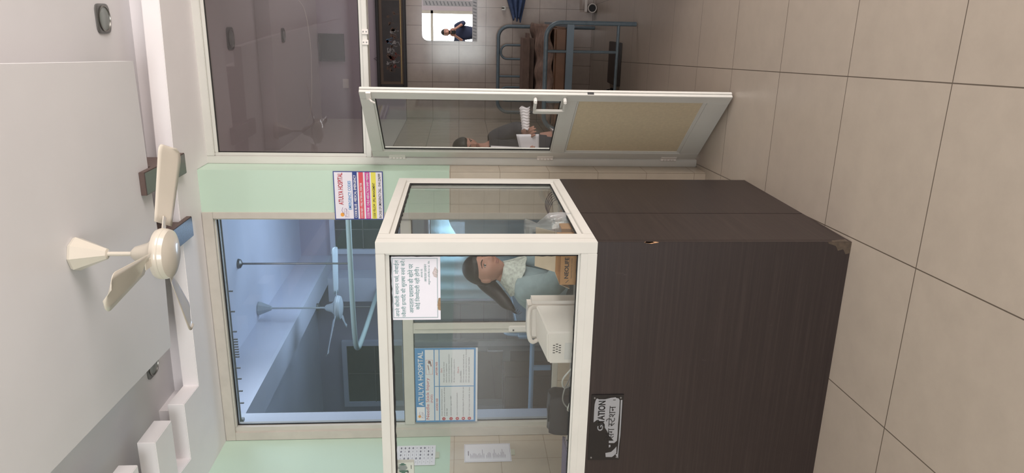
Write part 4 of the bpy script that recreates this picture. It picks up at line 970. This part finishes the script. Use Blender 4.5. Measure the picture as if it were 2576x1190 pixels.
def face_parts(root, headM, hairm, hairline, lipm, gaze=0.0):
    def put(mb, nm, m, smooth=True):
        bmesh.ops.transform(mb.bm, matrix=headM, verts=mb.bm.verts); return mb.build(nm, m, root, smooth=smooth)
    put(head_grid(.010, lambda c: hairline(c) > -.02, True, hfun=hairline), 'hair', hairm)
    for sx in (-1, 1):
        fy = face_y(sx * .031, .006)
        ey = put(MB().ball((sx * .031, fy + .0012, .006), (.0140, .0045, .0066), 16), 'eye', mat('eye white', (196, 186, 180), .25))
        ir = put(MB().ball((sx * .031 + gaze, fy - .0022 + abs(gaze) * .12, .006), (.0066, .0018, .0062), 14), 'iris', mat('dark iris', (30, 20, 17), .1)); ir.parent = ey
        put(MB().tube([(sx * .010, face_y(sx * .010, .022) - .001, .021), (sx * .03, face_y(sx * .03, .028) - .0015, .028), (sx * .050, face_y(sx * .050, .021) - .0005, .021)], [.0012] + [.0026] * 8 + [.0018] * 3 + [.0008], 6, smooth=6), 'eyebrow', hairm)
        put(MB().tube([(sx * .0165, fy + .001, .0055), (sx * .024, fy - .0025, .0115), (sx * .033, fy - .0032, .0125), (sx * .0455, fy + .004, .0065)], [.0015] * 19, 6, smooth=6), 'eyelid', hairm)
        put(MB().tube([(sx * .0175, fy + .002, .0045), (sx * .031, fy - .0012, -.0005), (sx * .0445, fy + .004, .0045)], [.0007] * 13, 6, smooth=6), 'lash_line', hairm)
    put(MB().ball((0, face_y(0, -.055) + .0022, -.0552), (.021, .0040, .0042), 16).ball((0, face_y(0, -.065) + .0024, -.0642), (.0185, .0044, .0052), 16), 'lips', lipm)
M_skin = mat('warm brown skin', (164, 120, 104), .5, noise=.03, nscale=30)
M_hair = mat('black hair', (18, 15, 15), .55, noise=.3, nscale=120, stretch=(1, 1, .2))
M_lip = mat('lip tone', (128, 78, 74), .45)
def hl_woman(c): return max(c.z - .054 + .25 * abs(c.x), min(c.y + .022 - .050 * max(0, min(1, (.045 - c.z) / .045)), c.z + .080))
# ---- nurse behind the glass
root = empty('person', (-1.42, 3.42, 0), 0, 'woman in grey blue kurta with tied black hair behind the counter glass', 'person')
O = Vector((-1.42, 3.42, 0))
def R_(d): return {k: (tuple(Vector(v[0]) - O), v[1]) for k, v in d.items()}
hm = Matrix.Translation(Vector((-1.213, 3.40, 1.378)) - O) @ Matrix.Rotation(math.radians(57), 4, 'Z') @ Matrix.Rotation(math.radians(4), 4, 'X') @ Matrix.Diagonal((.93, .93, .90, 1))
N = {'pelvis': ((-1.43, 3.42, .88), (.12, .10)), 'waist': ((-1.40, 3.42, 1.0), (.11, .095)), 'chest': ((-1.33, 3.42, 1.13), (.12, .10)), 'neckb': ((-1.275, 3.42, 1.225), .055), 'neck': ((-1.24, 3.415, 1.29), .043), 'skull': ((-1.22, 3.405, 1.35), .045),
     'rs': ((-1.29, 3.29, 1.165), .042), 're': ((-1.20, 3.17, 1.03), .04), 'rwrist': ((-1.02, 3.12, 1.03), .026), 'ls': ((-1.29, 3.55, 1.165), .042), 'le': ((-1.16, 3.52, 1.03), .04), 'lwrist': ((-1.02, 3.36, 1.03), .026),
     'rh': ((-1.43, 3.33, .80), .09), 'rk': ((-1.40, 3.33, .46), .058), 'ra': ((-1.44, 3.33, .08), .04), 'rt': ((-1.30, 3.32, .035), .035), 'lh': ((-1.43, 3.51, .80), .09), 'lk': ((-1.40, 3.51, .46), .058), 'la': ((-1.44, 3.51, .08), .04), 'lt': ((-1.30, 3.53, .035), .035)}
E_ = [('pelvis', 'waist'), ('waist', 'chest'), ('chest', 'neckb'), ('neckb', 'neck'), ('neck', 'skull'), ('chest', 'rs'), ('rs', 're'), ('re', 'rwrist'), ('chest', 'ls'), ('ls', 'le'), ('le', 'lwrist'),
      ('pelvis', 'rh'), ('rh', 'rk'), ('rk', 'ra'), ('ra', 'rt'), ('pelvis', 'lh'), ('lh', 'lk'), ('lk', 'la'), ('la', 'lt')]
hand_nodes(N, E_, N['rwrist'][0], (1, -.1, -.12), (0, 0, 1), 1, 'r', .25, .95); hand_nodes(N, E_, N['lwrist'][0], (1, -.2, -.12), (0, 0, 1), -1, 'l', .25, .95)
body(root, R_(N), E_, hm, M_skin)
M_kurta = mat('grey blue cotton', (132, 150, 156), .85, noise=.10, nscale=26, bump=.5, bscale=24)
NK = {'pelvis': ((-1.44, 3.42, .86), (.17, .15)), 'waist': ((-1.40, 3.42, .99), (.15, .135)), 'chest': ((-1.325, 3.42, 1.12), (.15, .125)), 'neckb': ((-1.285, 3.42, 1.205), (.082, .07)),
      'rs': ((-1.285, 3.275, 1.165), .082), 're': ((-1.20, 3.165, 1.035), .065), 'rc': ((-1.11, 3.145, 1.035), .05), 'ls': ((-1.285, 3.565, 1.165), .082), 'le': ((-1.16, 3.52, 1.035), .065), 'lc': ((-1.08, 3.43, 1.035), .05),
      'sk': ((-1.44, 3.42, .66), (.21, .16)), 'sk2': ((-1.44, 3.42, .46), (.23, .17))}
EK = [('pelvis', 'waist'), ('waist', 'chest'), ('chest', 'neckb'), ('chest', 'rs'), ('rs', 're'), ('re', 'rc'), ('chest', 'ls'), ('ls', 'le'), ('le', 'lc'), ('pelvis', 'sk'), ('sk', 'sk2')]
cloth(root, 'kurta', R_(NK), EK, M_kurta)
M_dup = mat('pale patterned scarf', (172, 176, 170), .85, noise=.25, nscale=60)
def collar_pt(u, v):
    a = 2 * PI * u; r = .050 + .052 * v ** 1.2
    return Vector((-1.232 - .022 * v + r * 1.0 * math.cos(a), 3.413 + r * 1.25 * math.sin(a), 1.292 - .085 * v + .012 * math.sin(9 * a) * v * .25 - .03 * math.cos(a) * (.3 + v))) - O
MB().grid(collar_pt, 48, 10).build('collar', M_dup, root, smooth=True, solid=.006)
cloth(root, 'trousers', R_({'p': ((-1.43, 3.42, .80), (.13, .12)), 'rh': ((-1.43, 3.33, .74), .10), 'rk': ((-1.40, 3.33, .46), .08), 'ra': ((-1.44, 3.33, .11), .065), 'lh': ((-1.43, 3.51, .74), .10), 'lk': ((-1.40, 3.51, .46), .08), 'la': ((-1.44, 3.51, .11), .065)}),
      [('p', 'rh'), ('rh', 'rk'), ('rk', 'ra'), ('p', 'lh'), ('lh', 'lk'), ('lk', 'la')], mat('pale cotton trousers', (190, 190, 188), .85))
face_parts(root, hm, M_hair, hl_woman, M_lip, -.0045)
mb = MB().tube([Vector(p) - O for p in ((-1.265, 3.45, 1.40), (-1.31, 3.45, 1.365), (-1.35, 3.42, 1.315), (-1.385, 3.37, 1.27), (-1.415, 3.34, 1.225))], [.036, .040, .042, .043, .043, .043, .042, .041, .040, .038, .037, .035, .034, .033, .032, .030, .027, .022, .016, .010, .003], 14, smooth=5)
mb.build('ponytail', M_hair, root, smooth=True)
for q in range(6):
    a = q * .5; mb = MB().tube([Vector(p) - O for p in ((-1.39, 3.35, 1.26), (-1.42 - .004 * q, 3.33 + .006 * q, 1.235 - .004 * q), (-1.432 + .006 * q, 3.335, 1.205 + .006 * q), (-1.42 + .008 * q, 3.33, 1.19 + .01 * q))], .0011, 5, smooth=6)
    mb.build('hair_wisp', M_hair, root, smooth=True)

# ---- woman reading papers in the patient room
root = empty('person', (-.95, 5.3, 0), 0, 'woman in dark top and white scarf reading papers beyond the door glass', 'person')
O = Vector((-.95, 5.3, 0))
hm = Matrix.Translation(Vector((-.925, 5.27, 1.452)) - O) @ Matrix.Rotation(math.radians(32), 4, 'Z') @ Matrix.Rotation(math.radians(32), 4, 'X') @ Matrix.Diagonal((.9, .9, .88, 1))
N = {'pelvis': ((-.95, 5.34, .88), (.11, .09)), 'waist': ((-.95, 5.34, 1.02), (.10, .085)), 'chest': ((-.95, 5.33, 1.18), (.11, .09)), 'neckb': ((-.945, 5.33, 1.30), .05), 'neck': ((-.94, 5.31, 1.35), .042), 'skull': ((-.93, 5.29, 1.41), .045),
     'ls': ((-.84, 5.32, 1.22), .04), 'le': ((-.78, 5.26, 1.04), .038), 'lwrist': ((-.80, 5.04, 1.02), .025), 'rs': ((-1.05, 5.30, 1.24), .045), 're': ((-1.05, 5.19, 1.02), .034), 'rwrist': ((-.96, 5.0, 1.0), .025),
     'lh': ((-.87, 5.34, .80), .085), 'lk': ((-.87, 5.33, .46), .056), 'la': ((-.87, 5.36, .08), .038), 'lt': ((-.87, 5.22, .035), .034), 'rh': ((-1.03, 5.34, .80), .075), 'rk': ((-1.03, 5.33, .46), .05), 'ra': ((-1.03, 5.36, .08), .036), 'rt': ((-1.03, 5.22, .035), .032)}
hand_nodes(N, E2 := [(a, b) for a, b in E_[:19]], N['lwrist'][0], (.35, -.9, 0), (-.3, 0, .9), 1, 'l', .5, .95)
hand_nodes(N, E2, N['rwrist'][0], (.6, -.6, .1), (0, -.3, .9), -1, 'r', .45, .95)
body(root, R_(N), E2, hm, M_skin)
M_dark = mat('charcoal cotton', (50, 50, 58), .85, noise=.1, nscale=20, bump=.4, bscale=20)
cloth(root, 'tunic', R_({'pelvis': ((-.95, 5.34, .86), (.14, .13)), 'waist': ((-.95, 5.34, 1.0), (.13, .12)), 'chest': ((-.94, 5.33, 1.16), (.135, .115)), 'neckb': ((-.945, 5.33, 1.275), (.07, .06)), 'ls': ((-.84, 5.31, 1.23), .075), 'le': ((-.78, 5.26, 1.06), .064), 'lc': ((-.79, 5.16, 1.04), .05),
      'rs': ((-1.04, 5.30, 1.22), .06), 're': ((-1.05, 5.21, 1.06), .045), 'sk': ((-.95, 5.34, .66), (.16, .15)), 'sk2': ((-.95, 5.34, .5), (.17, .15))}),
      [('pelvis', 'waist'), ('waist', 'chest'), ('chest', 'neckb'), ('chest', 'ls'), ('ls', 'le'), ('le', 'lc'), ('chest', 'rs'), ('rs', 're'), ('pelvis', 'sk'), ('sk', 'sk2')], M_dark)
cloth(root, 'trousers', R_({'p': ((-.95, 5.34, .80), (.12, .11)), 'rh': ((-1.03, 5.34, .74), .085), 'rk': ((-1.03, 5.33, .46), .072), 'ra': ((-1.03, 5.36, .1), .055), 'lh': ((-.87, 5.34, .74), .09), 'lk': ((-.87, 5.33, .46), .075), 'la': ((-.87, 5.36, .1), .058)}),
      [('p', 'rh'), ('rh', 'rk'), ('rk', 'ra'), ('p', 'lh'), ('lh', 'lk'), ('lk', 'la')], mat('white cotton trousers', (210, 206, 206), .85))
M_ws = mat('white thin cloth', (222, 216, 220), .85, noise=.05, nscale=30, bump=.5, bscale=30)
MB().grid(lambda u, v: Vector((-.99 + u * .075 + .02 * v, 5.185 + .012 * math.sin(u * 12) - .02 * v, .72 + v * .56)) - O, 14, 30).build('scarf', M_ws, root, smooth=True, solid=.012)
face_parts(root, hm, M_hair, hl_woman, M_lip)
MB().ball(Vector((-.955, 5.375, 1.45)) - O, (.05, .05, .045), 16).build('hair_bun', M_hair, root, smooth=True)
# papers and gauze roll held
e = empty('paper_sheets', (-.90, 5.0, 1.0), 0, 'folded white paper sheets held by the reading woman', 'papers')
MB().grid(lambda u, v: (-.07 + u * .20, -.055 - v * .02 + .01 * math.sin(u * 4), -.055 + v * .11 - .04 * u * (1 - v) + .05 * u), 10, 8).build('sheet', M_paper, e, smooth=True, solid=.001)
MB().grid(lambda u, v: (-.06 + u * .19, -.048 - v * .02 + .01 * math.sin(u * 4), -.045 + v * .11 - .05 * u * (1 - v) + .05 * u), 10, 8).build('sheet', M_paper, e, smooth=True, solid=.001)
e = empty('gauze_roll', (-.74, 4.97, 1.045), 0, 'white crumpled gauze wrapping held out toward the bed', 'gauze')
MB().grid(lambda u, v: (v * .15 + .006 * math.sin(2 * PI * u * 3), (.026 + .006 * v + .0022 * math.sin(v * 47 + 2 * math.sin(2 * PI * u))) * math.cos(2 * PI * u), (.024 + .010 * v + .0022 * math.sin(v * 53 + 4 * math.cos(2 * PI * u))) * math.sin(2 * PI * u) + .012 * v), 30, 40).build('gauze_cloth', M_ws, e, smooth=True, solid=.003)

# ---- photographer seen in the mirror
root = empty('person', (0, -.42, 0), 0, 'person in dark blue clothes holding up a phone, seen in the mirror', 'person')
O = Vector((0, 0, 0))
hm = Matrix.Translation((0, .02, 1.62)) @ Matrix.Rotation(PI, 4, 'Z')
N = {'pelvis': ((0, 0, .95), (.12, .1)), 'waist': ((0, 0, 1.1), (.12, .09)), 'chest': ((0, 0, 1.3), (.13, .1)), 'neckb': ((0, 0, 1.45), .055), 'neck': ((0, .01, 1.51), .045), 'skull': ((0, .02, 1.58), .045),
     'rs': ((.17, 0, 1.40), .052), 're': ((.22, .14, 1.20), .04), 'rwrist': ((.09, .30, 1.40), .027), 'ls': ((-.17, 0, 1.40), .052), 'le': ((-.22, .14, 1.20), .04), 'lwrist': ((-.09, .30, 1.40), .027),
     'rh': ((.09, 0, .88), .09), 'rk': ((.1, .02, .5), .06), 'ra': ((.1, -.02, .08), .042), 'rt': ((.11, .13, .035), .036), 'lh': ((-.09, 0, .88), .09), 'lk': ((-.1, .02, .5), .06), 'la': ((-.1, -.02, .08), .042), 'lt': ((-.11, .13, .035), .036)}
E3 = list(E_[:19])
hand_nodes(N, E3, N['rwrist'][0], (-.35, .2, .8), (0, -1, 0), 1, 'r', .35); hand_nodes(N, E3, N['lwrist'][0], (.35, .2, .8), (0, -1, 0), -1, 'l', .35)
body(root, R_(N), E3, hm, M_skin)
M_nv = mat('navy cotton', (36, 44, 70), .85, noise=.1, nscale=15)
cloth(root, 'shirt', R_({'pelvis': ((0, 0, .93), (.155, .13)), 'waist': ((0, 0, 1.1), (.15, .12)), 'chest': ((0, 0, 1.28), (.16, .13)), 'neckb': ((0, 0, 1.42), (.08, .07)), 'rs': ((.165, 0, 1.39), .075), 're': ((.22, .13, 1.21), .06), 'rc': ((.17, .21, 1.29), .048), 'ls': ((-.165, 0, 1.39), .075), 'le': ((-.22, .13, 1.21), .06), 'lc': ((-.17, .21, 1.29), .048)}),
      [('pelvis', 'waist'), ('waist', 'chest'), ('chest', 'neckb'), ('chest', 'rs'), ('rs', 're'), ('re', 'rc'), ('chest', 'ls'), ('ls', 'le'), ('le', 'lc')], M_nv)
cloth(root, 'trousers', R_({'p': ((0, 0, .92), (.14, .12)), 'rh': ((.09, 0, .84), .10), 'rk': ((.1, .02, .5), .08), 'ra': ((.1, -.02, .1), .06), 'lh': ((-.09, 0, .84), .10), 'lk': ((-.1, .02, .5), .08), 'la': ((-.1, -.02, .1), .06)}),
      [('p', 'rh'), ('rh', 'rk'), ('rk', 'ra'), ('p', 'lh'), ('lh', 'lk'), ('lk', 'la')], mat('dark trousers', (34, 34, 40), .85))
face_parts(root, hm, M_hair, lambda c: max(c.z - .052, min(c.y + .01, c.z + .05)), M_lip)
e = empty('phone', (0, -.07, 1.49), 0, 'black phone held up by the person in the mirror', 'phone')
MB().box(-.038, .038, -.004, .004, -.075, .078).build('phone_case', M_black, e, bevel=.004, seg=3)
MB().box(-.034, .034, -.0052, -.004, -.070, .072).build('phone_screen', mat('phone glass', (12, 14, 20), .05), e)
